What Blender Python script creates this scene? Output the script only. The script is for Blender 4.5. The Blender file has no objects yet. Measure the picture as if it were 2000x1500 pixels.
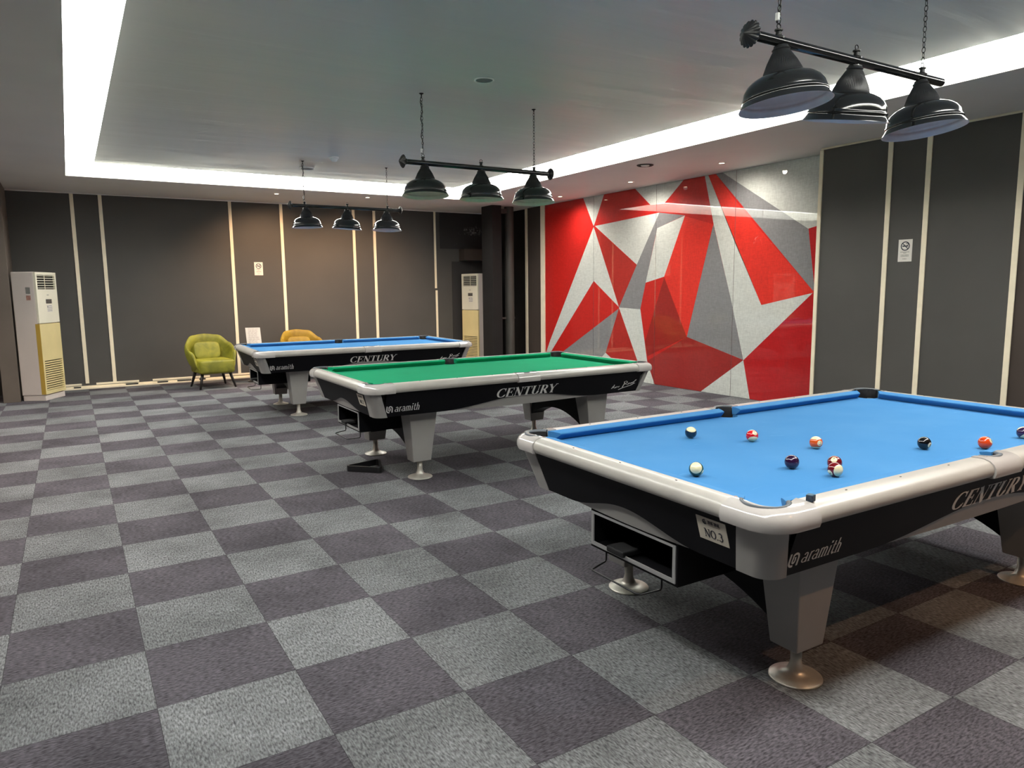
import bpy, bmesh, math, random
from mathutils import Vector, Matrix
random.seed(7)
S = bpy.context.scene
C = S.collection
PI = math.pi

# ------------------------------------------------------------------ camera, world, exposure
cam_d = bpy.data.cameras.new('camera')
cam = bpy.data.objects.new('camera', cam_d)
C.objects.link(cam)
CAM_R = Vector((0.853100, -0.521644, -0.010399))
CAM_U = Vector((0.077666, 0.107257, 0.991193))
CAM_F = Vector((0.515935, 0.846394, -0.132015))
m = Matrix.Identity(4)
for i in range(3):
    m[i][0] = CAM_R[i]; m[i][1] = CAM_U[i]; m[i][2] = -CAM_F[i]
m[0][3], m[1][3], m[2][3] = -0.16018, -3.27332, 1.50807
cam.matrix_world = m
cam_d.sensor_width = 36.0
cam_d.lens = 1406.6 / 2000 * 36
cam_d.clip_start = 0.05
S.camera = cam
w = bpy.data.worlds.new('world'); S.world = w; w.use_nodes = True
w.node_tree.nodes['Background'].inputs[0].default_value = (0.02, 0.02, 0.022, 1)
w.node_tree.nodes['Background'].inputs[1].default_value = 1.0
S.view_settings.view_transform = 'Standard'
S.view_settings.look = 'None'
S.view_settings.gamma = 1
S.view_settings.exposure = 0.0
S.view_settings.use_curve_mapping = False
COVE = 21.0          # strength of the light slot
SPOT_BACK = 190.0
SPOT_RIGHT = 75.0
SPOT_FRONT = 100.0
SPOT_LEFT = 220.0

ZC = 3.026      # soffit height
ZP = 3.156      # grey ceiling panel height
YB = 9.85       # back wall
XM = 7.51       # mural plane
XR = 7.195      # panelled wall plane on the right
XL = -3.2
YF = -7.2

# ------------------------------------------------------------------ helpers
def tag(o, label=None, cat=None, group=None, kind=None):
    if label: o['label'] = label
    if cat: o['category'] = cat
    if group: o['group'] = group
    if kind: o['kind'] = kind
    return o

def obj(name, bm, mats, parent=None, smooth=False, bevel=0, loc=None, keepn=False):
    me = bpy.data.meshes.new(name)
    if not keepn: bmesh.ops.recalc_face_normals(bm, faces=bm.faces)
    bm.to_mesh(me); bm.free()
    if not isinstance(mats, (list, tuple)): mats = [mats]
    for mt in mats: me.materials.append(mt)
    if smooth:
        for p in me.polygons: p.use_smooth = True
    o = bpy.data.objects.new(name, me); C.objects.link(o)
    if parent: o.parent = parent
    if loc: o.location = loc
    if bevel:
        b = o.modifiers.new('bevel', 'BEVEL'); b.width = bevel; b.segments = 2; b.limit_method = 'ANGLE'; b.angle_limit = 0.6
    if smooth and smooth != 'all':
        e = o.modifiers.new('split', 'EDGE_SPLIT'); e.split_angle = math.radians(smooth if smooth is not True else 40)
    return o

def empty(name, loc=(0, 0, 0), rz=0.0, parent=None):
    o = bpy.data.objects.new(name, None); C.objects.link(o)
    o.location = loc; o.rotation_euler = (0, 0, rz); o.empty_display_size = 0.1
    if parent: o.parent = parent
    return o

def box(bm, x0, x1, y0, y1, z0, z1, mi=0):
    v = [bm.verts.new(p) for p in ((x0,y0,z0),(x1,y0,z0),(x1,y1,z0),(x0,y1,z0),(x0,y0,z1),(x1,y0,z1),(x1,y1,z1),(x0,y1,z1))]
    for f in ((0,3,2,1),(4,5,6,7),(0,1,5,4),(1,2,6,5),(2,3,7,6),(3,0,4,7)):
        fc = bm.faces.new([v[i] for i in f]); fc.material_index = mi
    return v

def B(*boxes):
    bm = bmesh.new()
    for b in boxes: box(bm, *b)
    return bm

def loft(bm, rows, close_u=False, close_v=False, mi=0, caps=False):
    """rows: list of lists of points, all the same length"""
    R = [[bm.verts.new(p) for p in r] for r in rows]
    n = len(rows[0]); k = len(rows)
    for i in range(k if close_v else k - 1):
        a, b = R[i], R[(i + 1) % k]
        for j in range(n if close_u else n - 1):
            j2 = (j + 1) % n
            try:
                f = bm.faces.new((a[j], a[j2], b[j2], b[j])); f.material_index = mi
            except ValueError: pass
    if caps:
        f = bm.faces.new(R[0]); f.material_index = mi
        f = bm.faces.new(R[-1][::-1]); f.material_index = mi
    return R

def lathe(bm, prof, n=40, cx=0, cy=0, mi=0, axis='z', caps=False, amp=None):
    rows = []
    for r, z in prof:
        row = []
        for k in range(n):
            a = 2 * PI * k / n
            rr = r * (1 + (amp(k, z) if amp else 0))
            p = (rr * math.cos(a), rr * math.sin(a), z)
            if axis == 'x': p = (p[2], p[0], p[1])
            if axis == 'y': p = (p[0], p[2], p[1])
            row.append((p[0] + cx, p[1] + cy, p[2]))
        rows.append(row)
    loft(bm, rows, close_u=True, mi=mi, caps=caps)

def tube(bm, pts, r, n=8, mi=0, closed=False, caps=True):
    pts = [Vector(p) for p in pts]; k = len(pts); rows = []
    up = None
    for i in range(k):
        if closed: d = pts[(i + 1) % k] - pts[i - 1]
        else: d = pts[min(i + 1, k - 1)] - pts[max(i - 1, 0)]
        d.normalize()
        if up is None:
            up = Vector((0, 0, 1)) if abs(d.z) < 0.9 else Vector((1, 0, 0))
        a = d.cross(up); a.normalize(); b = a.cross(d); up = b
        rr = r[i] if isinstance(r, (list, tuple)) else r
        rows.append([pts[i] + (a * math.cos(2 * PI * j / n) + b * math.sin(2 * PI * j / n)) * rr for j in range(n)])
    loft(bm, rows, close_u=True, close_v=closed, mi=mi, caps=(caps and not closed))

def prism(bm, poly, z0, z1, mi=0, f3=lambda x, y, z: (x, y, z)):
    """2-D polygon (may be concave) extruded between z0 and z1"""
    a = [bm.verts.new(f3(x, y, z0)) for x, y in poly]; b = [bm.verts.new(f3(x, y, z1)) for x, y in poly]
    n = len(poly)
    fs = [bm.faces.new(a[::-1]), bm.faces.new(b)]
    for i in range(n): fs.append(bm.faces.new((a[i], a[(i+1) % n], b[(i+1) % n], b[i])))
    for f in fs: f.material_index = mi
    bmesh.ops.triangulate(bm, faces=fs[:2])

def arc(cx, cy, rx, ry, a0, a1, n=12):
    return [(cx + rx * math.cos(math.radians(a0 + (a1 - a0) * i / n)), cy + ry * math.sin(math.radians(a0 + (a1 - a0) * i / n))) for i in range(n + 1)]

# ------------------------------------------------------------------ materials
MATS = {}
def mat(name, col, rough=0.5, metal=0.0, noise=None, bump=None, coat=0, spec=0.5, emis=None, sheen=0, coatr=0.03):
    if name in MATS: return MATS[name]
    mt = bpy.data.materials.new(name); mt.use_nodes = True
    nt = mt.node_tree; b = nt.nodes['Principled BSDF']
    b.inputs['Base Color'].default_value = (*col, 1); b.inputs['Roughness'].default_value = rough
    b.inputs['Metallic'].default_value = metal; b.inputs['Coat Weight'].default_value = coat
    b.inputs['Coat Roughness'].default_value = coatr
    b.inputs['Specular IOR Level'].default_value = spec; b.inputs['Sheen Weight'].default_value = sheen
    if emis:
        b.inputs['Emission Color'].default_value = (*emis[0], 1); b.inputs['Emission Strength'].default_value = emis[1]
    tc = nt.nodes.new('ShaderNodeTexCoord')
    if noise:   # (scale, amount)
        n = nt.nodes.new('ShaderNodeTexNoise'); n.inputs['Scale'].default_value = noise[0]; n.inputs['Detail'].default_value = 4
        nt.links.new(tc.outputs['Object'], n.inputs['Vector'])
        r = nt.nodes.new('ShaderNodeMapRange'); r.inputs['From Min'].default_value = 0.3; r.inputs['From Max'].default_value = 0.7
        r.inputs['To Min'].default_value = 1 - noise[1]; r.inputs['To Max'].default_value = 1 + noise[1]
        nt.links.new(n.outputs['Fac'], r.inputs['Value'])
        x = nt.nodes.new('ShaderNodeVectorMath'); x.operation = 'SCALE'; x.inputs[0].default_value = col
        nt.links.new(r.outputs[0], x.inputs['Scale']); nt.links.new(x.outputs[0], b.inputs['Base Color'])
    if bump:    # (scale, strength, distance)
        n = nt.nodes.new('ShaderNodeTexNoise'); n.inputs['Scale'].default_value = bump[0]; n.inputs['Detail'].default_value = 3
        nt.links.new(tc.outputs['Object'], n.inputs['Vector'])
        bp = nt.nodes.new('ShaderNodeBump'); bp.inputs['Strength'].default_value = bump[1]; bp.inputs['Distance'].default_value = bump[2]
        nt.links.new(n.outputs['Fac'], bp.inputs['Height']); nt.links.new(bp.outputs[0], b.inputs['Normal'])
    MATS[name] = mt
    return mt

M_wall = mat('wall_charcoal', (0.072, 0.068, 0.062), 0.75, noise=(1.2, 0.08), bump=(60, 0.15, 0.002))
M_dark = mat('wall_black', (0.022, 0.020, 0.019), 0.9, noise=(2, 0.15), spec=0.15)
M_brown = mat('wall_brown', (0.05, 0.036, 0.028), 0.7, noise=(2, 0.1))
M_pillar = mat('pillar_brown', (0.13, 0.105, 0.085), 0.7, noise=(2, 0.1))
M_trim = mat('trim_cream', (0.90, 0.80, 0.60), 0.45, noise=(6, 0.06))
M_soffit = mat('soffit_paint', (0.87, 0.83, 0.78), 0.6, noise=(0.8, 0.05), bump=(30, 0.05, 0.002))
M_cove = mat('cove_white', (0.85, 0.86, 0.78), 0.6, noise=(3, 0.03))
M_wood_w = mat('rail_white', (0.45, 0.43, 0.395), 0.33, noise=(9, 0.05), bump=(3, 0.03, 0.002), coat=0.2, coatr=0.15)
M_cap = mat('cap_white', (0.51, 0.485, 0.465), 0.10, noise=(9, 0.02), coat=0.6)
M_post = mat('post_grey', (0.34, 0.33, 0.315), 0.42, metal=0.0, noise=(5, 0.04))
M_leg = mat('leg_grey', (0.34, 0.33, 0.315), 0.42, metal=0.0, noise=(5, 0.04))
M_black = mat('black_laminate', (0.0055, 0.0055, 0.0068), 0.5, noise=(8, 0.1), spec=0.12)
M_blk2 = mat('black_inside', (0.006, 0.006, 0.007), 0.7, noise=(8, 0.1))
M_chrome = mat('foot_chrome', (0.62, 0.60, 0.54), 0.40, metal=0.55, noise=(14, 0.15))
M_frame = mat('box_frame_grey', (0.36, 0.36, 0.36), 0.35, metal=0.3, noise=(9, 0.05))
M_letter = mat('lettering_silver', (0.68, 0.67, 0.65), 0.4, noise=(20, 0.04))
M_pocket = mat('pocket_leather', (0.012, 0.011, 0.011), 0.5, bump=(120, 0.3, 0.001))
M_rim = mat('pocket_rim', (0.10, 0.115, 0.13), 0.45, noise=(20, 0.1))
M_lamp = mat('lamp_black', (0.012, 0.013, 0.013), 0.13, noise=(9, 0.1), coat=0.5)
M_lampr = mat('lamp_black_ribbed', (0.016, 0.017, 0.018), 0.38, noise=(9, 0.1))
M_lampi = mat('lamp_lining_warm_tint', (0.85, 0.68, 0.62), 0.28, noise=(16, 0.07))  # white lining, with pinkish warm bounce light put into its colour
M_steel = mat('lamp_steel', (0.6, 0.6, 0.6), 0.2, metal=1.0, noise=(30, 0.1))
M_chain = mat('chain_black', (0.03, 0.03, 0.03), 0.35, metal=0.7, noise=(30, 0.1))
M_ac = mat('ac_white', (0.66, 0.59, 0.54), 0.45, noise=(3, 0.03))
M_acf = mat('ac_ivory', (0.78, 0.74, 0.60), 0.4, noise=(3, 0.04))
M_acy = mat('ac_yellowed', (0.72, 0.60, 0.30), 0.4, noise=(2, 0.08))
M_acd = mat('ac_yellow_edge', (0.50, 0.33, 0.06), 0.4, noise=(2, 0.08))
M_slot = mat('ac_slot', (0.012, 0.011, 0.010), 0.6, noise=(9, 0.1))
M_paper = mat('paper_white', (0.72, 0.68, 0.62), 0.6, noise=(12, 0.03))
M_plate = mat('plate_cream', (0.60, 0.55, 0.46), 0.5, noise=(12, 0.04))
M_ink = mat('ink_dark', (0.02, 0.02, 0.035), 0.6, noise=(12, 0.1))
M_inkg = mat('ink_grey', (0.22, 0.22, 0.2), 0.6, noise=(12, 0.1))
M_pipe = mat('pipe_grey', (0.075, 0.07, 0.062), 0.55, noise=(3, 0.1))
M_legb = mat('chair_leg_black', (0.015, 0.012, 0.010), 0.4, noise=(12, 0.1))
M_plast = mat('plastic_white', (0.88, 0.88, 0.86), 0.4, noise=(20, 0.03))
M_ball_w = mat('ball_cream', (0.80, 0.74, 0.50), 0.06, noise=(30, 0.02), coat=0.5)
M_rack = mat('rack_black', (0.01, 0.01, 0.011), 0.3, noise=(20, 0.1))
M_chalk = mat('chalk_paper', (0.03, 0.05, 0.08), 0.5, noise=(90, 0.5))
M_chalkt = mat('chalk_top', (0.09, 0.17, 0.24), 0.8, noise=(60, 0.3))
M_glow = mat('downlight_glow', (0.9, 0.8, 0.6), 0.5, emis=((1.0, 0.80, 0.55), 14.0), noise=(9, 0.02))
M_spk = mat('speaker_mesh_grey', (0.22, 0.23, 0.23), 0.6, noise=(200, 0.4))
M_chipb = mat('baseboard_brown', (0.30, 0.22, 0.15), 0.6, noise=(7, 0.35))

def velvet(name, c1, c2):
    mt = mat(name, c1, 0.62, sheen=0.6, bump=(90, 0.2, 0.002))
    nt = mt.node_tree; b = nt.nodes['Principled BSDF']; tc = nt.nodes.new('ShaderNodeTexCoord')
    n = nt.nodes.new('ShaderNodeTexNoise'); n.inputs['Scale'].default_value = 6; n.inputs['Detail'].default_value = 5; n.inputs['Distortion'].default_value = 1.0
    r = nt.nodes.new('ShaderNodeValToRGB'); r.color_ramp.elements[0].position = 0.35; r.color_ramp.elements[1].position = 0.68
    r.color_ramp.elements[0].color = (*c1, 1); r.color_ramp.elements[1].color = (*c2, 1)
    nt.links.new(tc.outputs['Object'], n.inputs['Vector']); nt.links.new(n.outputs['Fac'], r.inputs['Fac']); nt.links.new(r.outputs[0], b.inputs['Base Color'])
    b.inputs['Sheen Tint'].default_value = (*c2, 1)
    return mt
M_olive = velvet('velvet_olive', (0.150, 0.150, 0.012), (0.27, 0.26, 0.022))
M_velvet_lit = velvet('velvet_warm_lit', (0.22, 0.135, 0.008), (0.33, 0.22, 0.016))  # same velvet as the other chair, warm spot light put into the colour

def cloth(name, col, hi):
    mt = mat(name, col, 0.9, sheen=0.02, bump=(900, 0.12, 0.0005), spec=0.08)
    nt = mt.node_tree; b = nt.nodes['Principled BSDF']; tc = nt.nodes.new('ShaderNodeTexCoord')
    n = nt.nodes.new('ShaderNodeTexNoise'); n.inputs['Scale'].default_value = 3.5; n.inputs['Detail'].default_value = 6
    n2 = nt.nodes.new('ShaderNodeTexNoise'); n2.inputs['Scale'].default_value = 16; n2.inputs['Detail'].default_value = 2; n2.inputs['Distortion'].default_value = 0.6
    mp = nt.nodes.new('ShaderNodeMapping'); mp.inputs['Scale'].default_value = (0.35, 1.6, 1); mp.inputs['Rotation'].default_value = (0, 0, 0.3)
    nt.links.new(tc.outputs['Object'], n.inputs['Vector']); nt.links.new(tc.outputs['Object'], mp.inputs['Vector']); nt.links.new(mp.outputs[0], n2.inputs['Vector'])
    r = nt.nodes.new('ShaderNodeValToRGB'); r.color_ramp.elements[0].position = 0.3; r.color_ramp.elements[1].position = 0.75
    r.color_ramp.elements[0].color = (*col, 1); r.color_ramp.elements[1].color = (*[a * 0.75 + h * 0.25 for a, h in zip(col, hi)], 1)
    r2 = nt.nodes.new('ShaderNodeValToRGB'); r2.color_ramp.elements[0].position = 0.70; r2.color_ramp.elements[1].position = 0.80
    r2.color_ramp.elements[0].color = (0, 0, 0, 1); r2.color_ramp.elements[1].color = (0.5, 0.5, 0.5, 1)
    mx = nt.nodes.new('ShaderNodeMix'); mx.data_type = 'RGBA'; mx.inputs['B'].default_value = (*hi, 1)
    nt.links.new(n.outputs['Fac'], r.inputs['Fac']); nt.links.new(n2.outputs['Fac'], r2.inputs['Fac'])
    nt.links.new(r2.outputs[0], mx.inputs['Factor']); nt.links.new(r.outputs[0], mx.inputs['A']); nt.links.new(mx.outputs['Result'], b.inputs['Base Color'])
    return mt
M_blue = cloth('cloth_blue', (0.052, 0.212, 0.47), (0.12, 0.31, 0.56))
M_green = cloth('cloth_green', (0.002, 0.30, 0.135), (0.02, 0.37, 0.19))

# ---- carpet: half-metre tiles, two greys, fibres and stains
def carpet():
    mt = bpy.data.materials.new('carpet_tiles'); mt.use_nodes = True
    nt = mt.node_tree; N = nt.nodes; L = nt.links; b = N['Principled BSDF']
    b.inputs['Roughness'].default_value = 0.95; b.inputs['Specular IOR Level'].default_value = 0.15
    tc = N.new('ShaderNodeTexCoord')
    ch = N.new('ShaderNodeTexChecker'); ch.inputs['Scale'].default_value = 2.0
    # offset to keep the tile planes off the floor plane
    ad = N.new('ShaderNodeVectorMath'); ad.operation = 'ADD'; ad.inputs[1].default_value = (100, 100, 0.1)
    L.new(tc.outputs['Object'], ad.inputs[0]); L.new(ad.outputs[0], ch.inputs['Vector'])
    ch.inputs['Color1'].default_value = (0.0, 0.0, 0.0, 1); ch.inputs['Color2'].default_value = (1, 1, 1, 1)
    # per tile variation
    sc = N.new('ShaderNodeVectorMath'); sc.operation = 'SCALE'; sc.inputs['Scale'].default_value = 2.0
    fl = N.new('ShaderNodeVectorMath'); fl.operation = 'FLOOR'
    wn = N.new('ShaderNodeTexWhiteNoise'); wn.noise_dimensions = '3D'
    L.new(ad.outputs[0], sc.inputs[0]); L.new(sc.outputs[0], fl.inputs[0]); L.new(fl.outputs[0], wn.inputs['Vector'])
    # fibres
    mpA = N.new('ShaderNodeMapping'); mpA.inputs['Scale'].default_value = (150, 45, 1)
    mpB = N.new('ShaderNodeMapping'); mpB.inputs['Scale'].default_value = (45, 150, 1)
    nA = N.new('ShaderNodeTexNoise'); nA.inputs['Scale'].default_value = 1; nA.inputs['Detail'].default_value = 3
    nB = N.new('ShaderNodeTexNoise'); nB.inputs['Scale'].default_value = 1; nB.inputs['Detail'].default_value = 3
    L.new(tc.outputs['Object'], mpA.inputs[0]); L.new(tc.outputs['Object'], mpB.inputs[0])
    L.new(mpA.outputs[0], nA.inputs['Vector']); L.new(mpB.outputs[0], nB.inputs['Vector'])
    mixn = N.new('ShaderNodeMix'); mixn.data_type = 'FLOAT'
    L.new(ch.outputs['Fac'], mixn.inputs['Factor']); L.new(nA.outputs['Fac'], mixn.inputs['A']); L.new(nB.outputs['Fac'], mixn.inputs['B'])
    # base colours
    base = N.new('ShaderNodeMix'); base.data_type = 'RGBA'
    base.inputs['A'].default_value = (0.158, 0.165, 0.170, 1); base.inputs['B'].default_value = (0.082, 0.076, 0.088, 1)
    L.new(ch.outputs['Fac'], base.inputs['Factor'])
    # stains
    st = N.new('ShaderNodeTexNoise'); st.inputs['Scale'].default_value = 1.5; st.inputs['Detail'].default_value = 6; st.inputs['Roughness'].default_value = 0.65
    L.new(tc.outputs['Object'], st.inputs['Vector'])
    sr = N.new('ShaderNodeMapRange'); sr.inputs['From Min'].default_value = 0.38; sr.inputs['From Max'].default_value = 0.58
    sr.inputs['To Min'].default_value = 0.68; sr.inputs['To Max'].default_value = 1.04
    L.new(st.outputs['Fac'], sr.inputs['Value'])
    fr = N.new('ShaderNodeMapRange'); fr.inputs['From Min'].default_value = 0.25; fr.inputs['From Max'].default_value = 0.75
    fr.inputs['To Min'].default_value = 0.25; fr.inputs['To Max'].default_value = 1.75
    L.new(mixn.outputs['Result'], fr.inputs['Value'])
    vr = N.new('ShaderNodeMapRange'); vr.inputs['To Min'].default_value = 0.92; vr.inputs['To Max'].default_value = 1.08
    L.new(wn.outputs['Value'], vr.inputs['Value'])
    m1 = N.new('ShaderNodeMath'); m1.operation = 'MULTIPLY'; m2 = N.new('ShaderNodeMath'); m2.operation = 'MULTIPLY'
    L.new(sr.outputs[0], m1.inputs[0]); L.new(fr.outputs[0], m1.inputs[1]); L.new(m1.outputs[0], m2.inputs[0]); L.new(vr.outputs[0], m2.inputs[1])
    # seams between the tiles
    br = N.new('ShaderNodeTexBrick'); br.offset = 0.0; br.inputs['Scale'].default_value = 1.0
    br.inputs['Brick Width'].default_value = 0.5; br.inputs['Row Height'].default_value = 0.5; br.inputs['Mortar Size'].default_value = 0.0016
    br.inputs['Mortar Smooth'].default_value = 0.4; br.inputs['Color1'].default_value = (1, 1, 1, 1); br.inputs['Color2'].default_value = (1, 1, 1, 1); br.inputs['Mortar'].default_value = (0.45, 0.45, 0.45, 1)
    L.new(ad.outputs[0], br.inputs['Vector'])
    x = N.new('ShaderNodeVectorMath'); x.operation = 'SCALE'
    L.new(base.outputs['Result'], x.inputs[0]); L.new(m2.outputs[0], x.inputs['Scale'])
    y = N.new('ShaderNodeVectorMath'); y.operation = 'MULTIPLY'
    L.new(x.outputs[0], y.inputs[0]); L.new(br.outputs['Color'], y.inputs[1])
    L.new(y.outputs[0], b.inputs['Base Color'])
    bp = N.new('ShaderNodeBump'); bp.inputs['Strength'].default_value = 0.5; bp.inputs['Distance'].default_value = 0.003
    L.new(mixn.outputs['Result'], bp.inputs['Height']); L.new(bp.outputs[0], b.inputs['Normal'])
    return mt
M_carpet = carpet()

# ---- raised ceiling: satin painted plaster, with brushed streaks
def ceilmat():
    mt = bpy.data.materials.new('ceiling_satin_grey'); mt.use_nodes = True
    nt = mt.node_tree; N = nt.nodes; L = nt.links; b = N['Principled BSDF']
    tc = N.new('ShaderNodeTexCoord'); mp = N.new('ShaderNodeMapping'); mp.inputs['Scale'].default_value = (0.6, 4.0, 1)
    n = N.new('ShaderNodeTexNoise'); n.inputs['Scale'].default_value = 1.2; n.inputs['Detail'].default_value = 5; n.inputs['Distortion'].default_value = 0.8
    L.new(tc.outputs['Object'], mp.inputs[0]); L.new(mp.outputs[0], n.inputs['Vector'])
    r = N.new('ShaderNodeMapRange'); r.inputs['From Min'].default_value = 0.3; r.inputs['From Max'].default_value = 0.7; r.inputs['To Min'].default_value = 0.30; r.inputs['To Max'].default_value = 0.50
    L.new(n.outputs['Fac'], r.inputs['Value']); L.new(r.outputs[0], b.inputs['Roughness'])
    b.inputs['Base Color'].default_value = (0.70, 0.70, 0.68, 1); b.inputs['Specular IOR Level'].default_value = 0.5
    bp = N.new('ShaderNodeBump'); bp.inputs['Strength'].default_value = 0.28; bp.inputs['Distance'].default_value = 0.03
    L.new(n.outputs['Fac'], bp.inputs['Height']); L.new(bp.outputs[0], b.inputs['Normal'])
    return mt
M_ceil = ceilmat()
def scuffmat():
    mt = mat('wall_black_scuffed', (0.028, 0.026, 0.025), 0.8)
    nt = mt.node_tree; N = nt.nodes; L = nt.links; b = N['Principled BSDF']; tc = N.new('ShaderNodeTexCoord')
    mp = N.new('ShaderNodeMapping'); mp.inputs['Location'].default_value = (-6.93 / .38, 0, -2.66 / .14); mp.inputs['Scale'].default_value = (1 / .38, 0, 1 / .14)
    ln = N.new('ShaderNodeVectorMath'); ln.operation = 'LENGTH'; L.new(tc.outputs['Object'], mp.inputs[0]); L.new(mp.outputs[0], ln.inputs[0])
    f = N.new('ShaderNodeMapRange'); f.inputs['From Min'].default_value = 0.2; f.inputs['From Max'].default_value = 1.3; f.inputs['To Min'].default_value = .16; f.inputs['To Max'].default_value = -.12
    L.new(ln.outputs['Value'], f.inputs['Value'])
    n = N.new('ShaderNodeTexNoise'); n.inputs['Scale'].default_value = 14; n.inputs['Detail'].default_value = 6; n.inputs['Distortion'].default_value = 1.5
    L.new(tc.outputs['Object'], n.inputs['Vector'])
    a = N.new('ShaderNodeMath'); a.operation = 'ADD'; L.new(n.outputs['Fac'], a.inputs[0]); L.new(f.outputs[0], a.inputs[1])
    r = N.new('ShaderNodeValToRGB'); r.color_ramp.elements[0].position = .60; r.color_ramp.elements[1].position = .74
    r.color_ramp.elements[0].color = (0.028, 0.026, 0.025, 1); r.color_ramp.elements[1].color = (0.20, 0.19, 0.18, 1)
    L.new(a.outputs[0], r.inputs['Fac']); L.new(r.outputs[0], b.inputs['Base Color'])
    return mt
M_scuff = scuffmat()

# ------------------------------------------------------------------ room shell
def struct(name, bm, m, **k):
    o = obj(name, bm, m, **k); o['kind'] = 'structure'; return o
OX0, OX1, OY0, OY1 = -0.076, 5.767, -2.55, 8.03         # opening in the soffit
IX0, IX1, IY0, IY1 = 0.25, 5.40, -2.22, 7.63            # grey panel inside the light slot
struct('floor', B((XL, 8.0, YF, YB + .1, -0.1, 0.0)), M_carpet)
struct('wall_back', B((XL, 8.0, YB, YB + .12, 0, 3.4)), M_wall)
struct('wall_left', B((XL - .12, XL, YF, YB + .1, 0, 3.4)), M_wall)
struct('wall_front', B((XL, 8.0, YF - .12, YF, 0, 3.4)), M_wall)
struct('wall_right', B((XM + .04, XM + .16, 2.0, YB, 0, ZC)), M_dark)
struct('wall_panelled', B((XR, XM + .1, -0.02, 2.04, 0, ZC)), M_wall)
struct('wall_right_front', B((XR + .004, XM + .1, YF, -0.024, 0, ZC)), M_brown)
# soffit ring with the light slot
struct('ceiling', B((XL, OX0, YF, YB, ZC, ZC + .1), (OX1, 8.0, YF, YB, ZC, ZC + .1), (OX0, OX1, OY1, YB, ZC, ZC + .1), (OX0, OX1, YF, OY0, ZC, ZC + .1)), M_soffit)
struct('ceiling_slot', B((OX0 + .0005, OX0 + .006, OY0, OY1, ZC + .001, 3.36), (OX1 - .006, OX1 - .0005, OY0, OY1, ZC + .001, 3.36),
      (OX0 + .007, OX1 - .007, OY1 - .006, OY1 - .0005, ZC + .001, 3.36), (OX0 + .007, OX1 - .007, OY0 + .0005, OY0 + .006, ZC + .001, 3.36), (OX0 - .02, OX1 + .02, OY0 - .02, OY1 + .02, 3.34, 3.40)), M_cove)
struct('ceiling_panel', B((IX0, IX1, IY0, IY1, ZP, ZP + .05)), M_ceil)
M_strip = mat('light_strip', (0.9, 0.9, 0.8), 0.5, emis=((1.0, 0.99, 0.95), COVE), noise=(2, 0.01))
def strip(x0, x1, y0, y1, lab):
    t = obj('strip_light', B((x0, x1, y0, y1, 3.20, 3.215)), M_strip)
    tag(t, lab, 'light', group='light strips in the ceiling slot')
strip(OX0 + .008, IX0 - .002, OY0 + .008, OY1 - .008, 'white light strip glowing in the left ceiling slot')
strip(IX1 + .002, OX1 - .008, OY0 + .008, OY1 - .008, 'white light strip glowing in the right ceiling slot by the mural')
strip(IX0, IX1, IY1 + .002, OY1 - .008, 'white light strip glowing in the far ceiling slot')
strip(IX0, IX1, OY0 + .008, IY0 - .002, 'white light strip glowing in the ceiling slot behind the viewer')

# trims on the back wall
k = 1
def trim(x0, x1, y0, y1, z0, z1, m=None, bev=0.004):
    global k
    struct('trim_%d' % k, B((x0, x1, y0, y1, z0, z1)), m or M_trim, bevel=bev); k += 1
for x in (-0.01, 0.37, 2.28, 3.13, 4.44, 4.84): trim(x - .026, x + .026, YB - .014, YB, 0.085, ZC - .02)
trim(6.09 - .022, 6.09 + .022, YB - .014, YB, 1.52, ZC - .02); trim(6.10 - .022, 6.10 + .022, YB - .014, YB, 0.085, 1.48)
trim(-.85, 7.15, YB - .02, YB, ZC - .02, ZC - .001, M_soffit)
for y in (1.23, .83, 0.0): trim(XR - .014, XR, y - .026, y + .026, 0.0, ZC - .02)
trim(XR - .014, XR + .01, 2.015, 2.06, 0.0, ZC - .02)
trim(XR - .02, XR, -7, 2.04, ZC - .02, ZC - .001)
trim(XM - .02, XM + .038, 8.07, 8.20, 0.0, ZC - .001)
trim(XM - .02, XM + .038, 8.66, 8.74, 0.0, ZC - .001)
struct('wall_right_panel', B((XM - .006, XM + .038, 8.20, 8.66, 0, ZC - .001)), M_brown)
# pillar at the left
struct('wall_pillar_left', B((-1.04, -.84, 8.80, YB, 0, ZC)), M_pillar, bevel=0.004)
# column, beam and niche by the right corner
struct('wall_column_right', B((6.60, 6.80, 8.46, 8.86, 0, ZC)), M_dark, bevel=0.004)
struct('wall_beam', B((6.62, 7.45, 9.62, YB, 2.07, 2.29)), M_brown)
struct('wall_niche', B((6.45, 7.45, YB - .012, YB, 0, 2.05), (6.2, 7.45, YB - .01, YB, 2.30, ZC - .03)), M_scuff)
# broken skirting along the back wall
bm = B((-.8, 6.5, YB - .06, YB, 0.0, 0.024), (-.8, 6.5, YB - .012, YB, .024, .05))
x = -.78
rnd = random.Random(3)
while x < 6.4:
    l = rnd.uniform(.5, 1.3)
    if x + l > 6.4: l = 6.4 - x
    box(bm, x, x + l, YB - .02, YB - .001, .058, .088)
    x += l + rnd.choice((.03, .12, .2))
struct('baseboard_back', bm, M_trim, bevel=0.002)
t = empty('skirting_gaps', (0, YB - .038, .0245)); tag(t, 'black strips added for the dark gaps in the broken white skirting of the back wall', 'skirting gap')  # black strips added to stand for dark gaps in the chipped skirting
for a, l in ((-.20, .10), (.52, .18), (.98, .16), (1.28, .22), (1.62, .1), (2.7, .12)):
    obj('skirting_gap', B((a, a + l, -.016, .016, 0, .02)), M_slot, t, bevel=.006)

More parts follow.
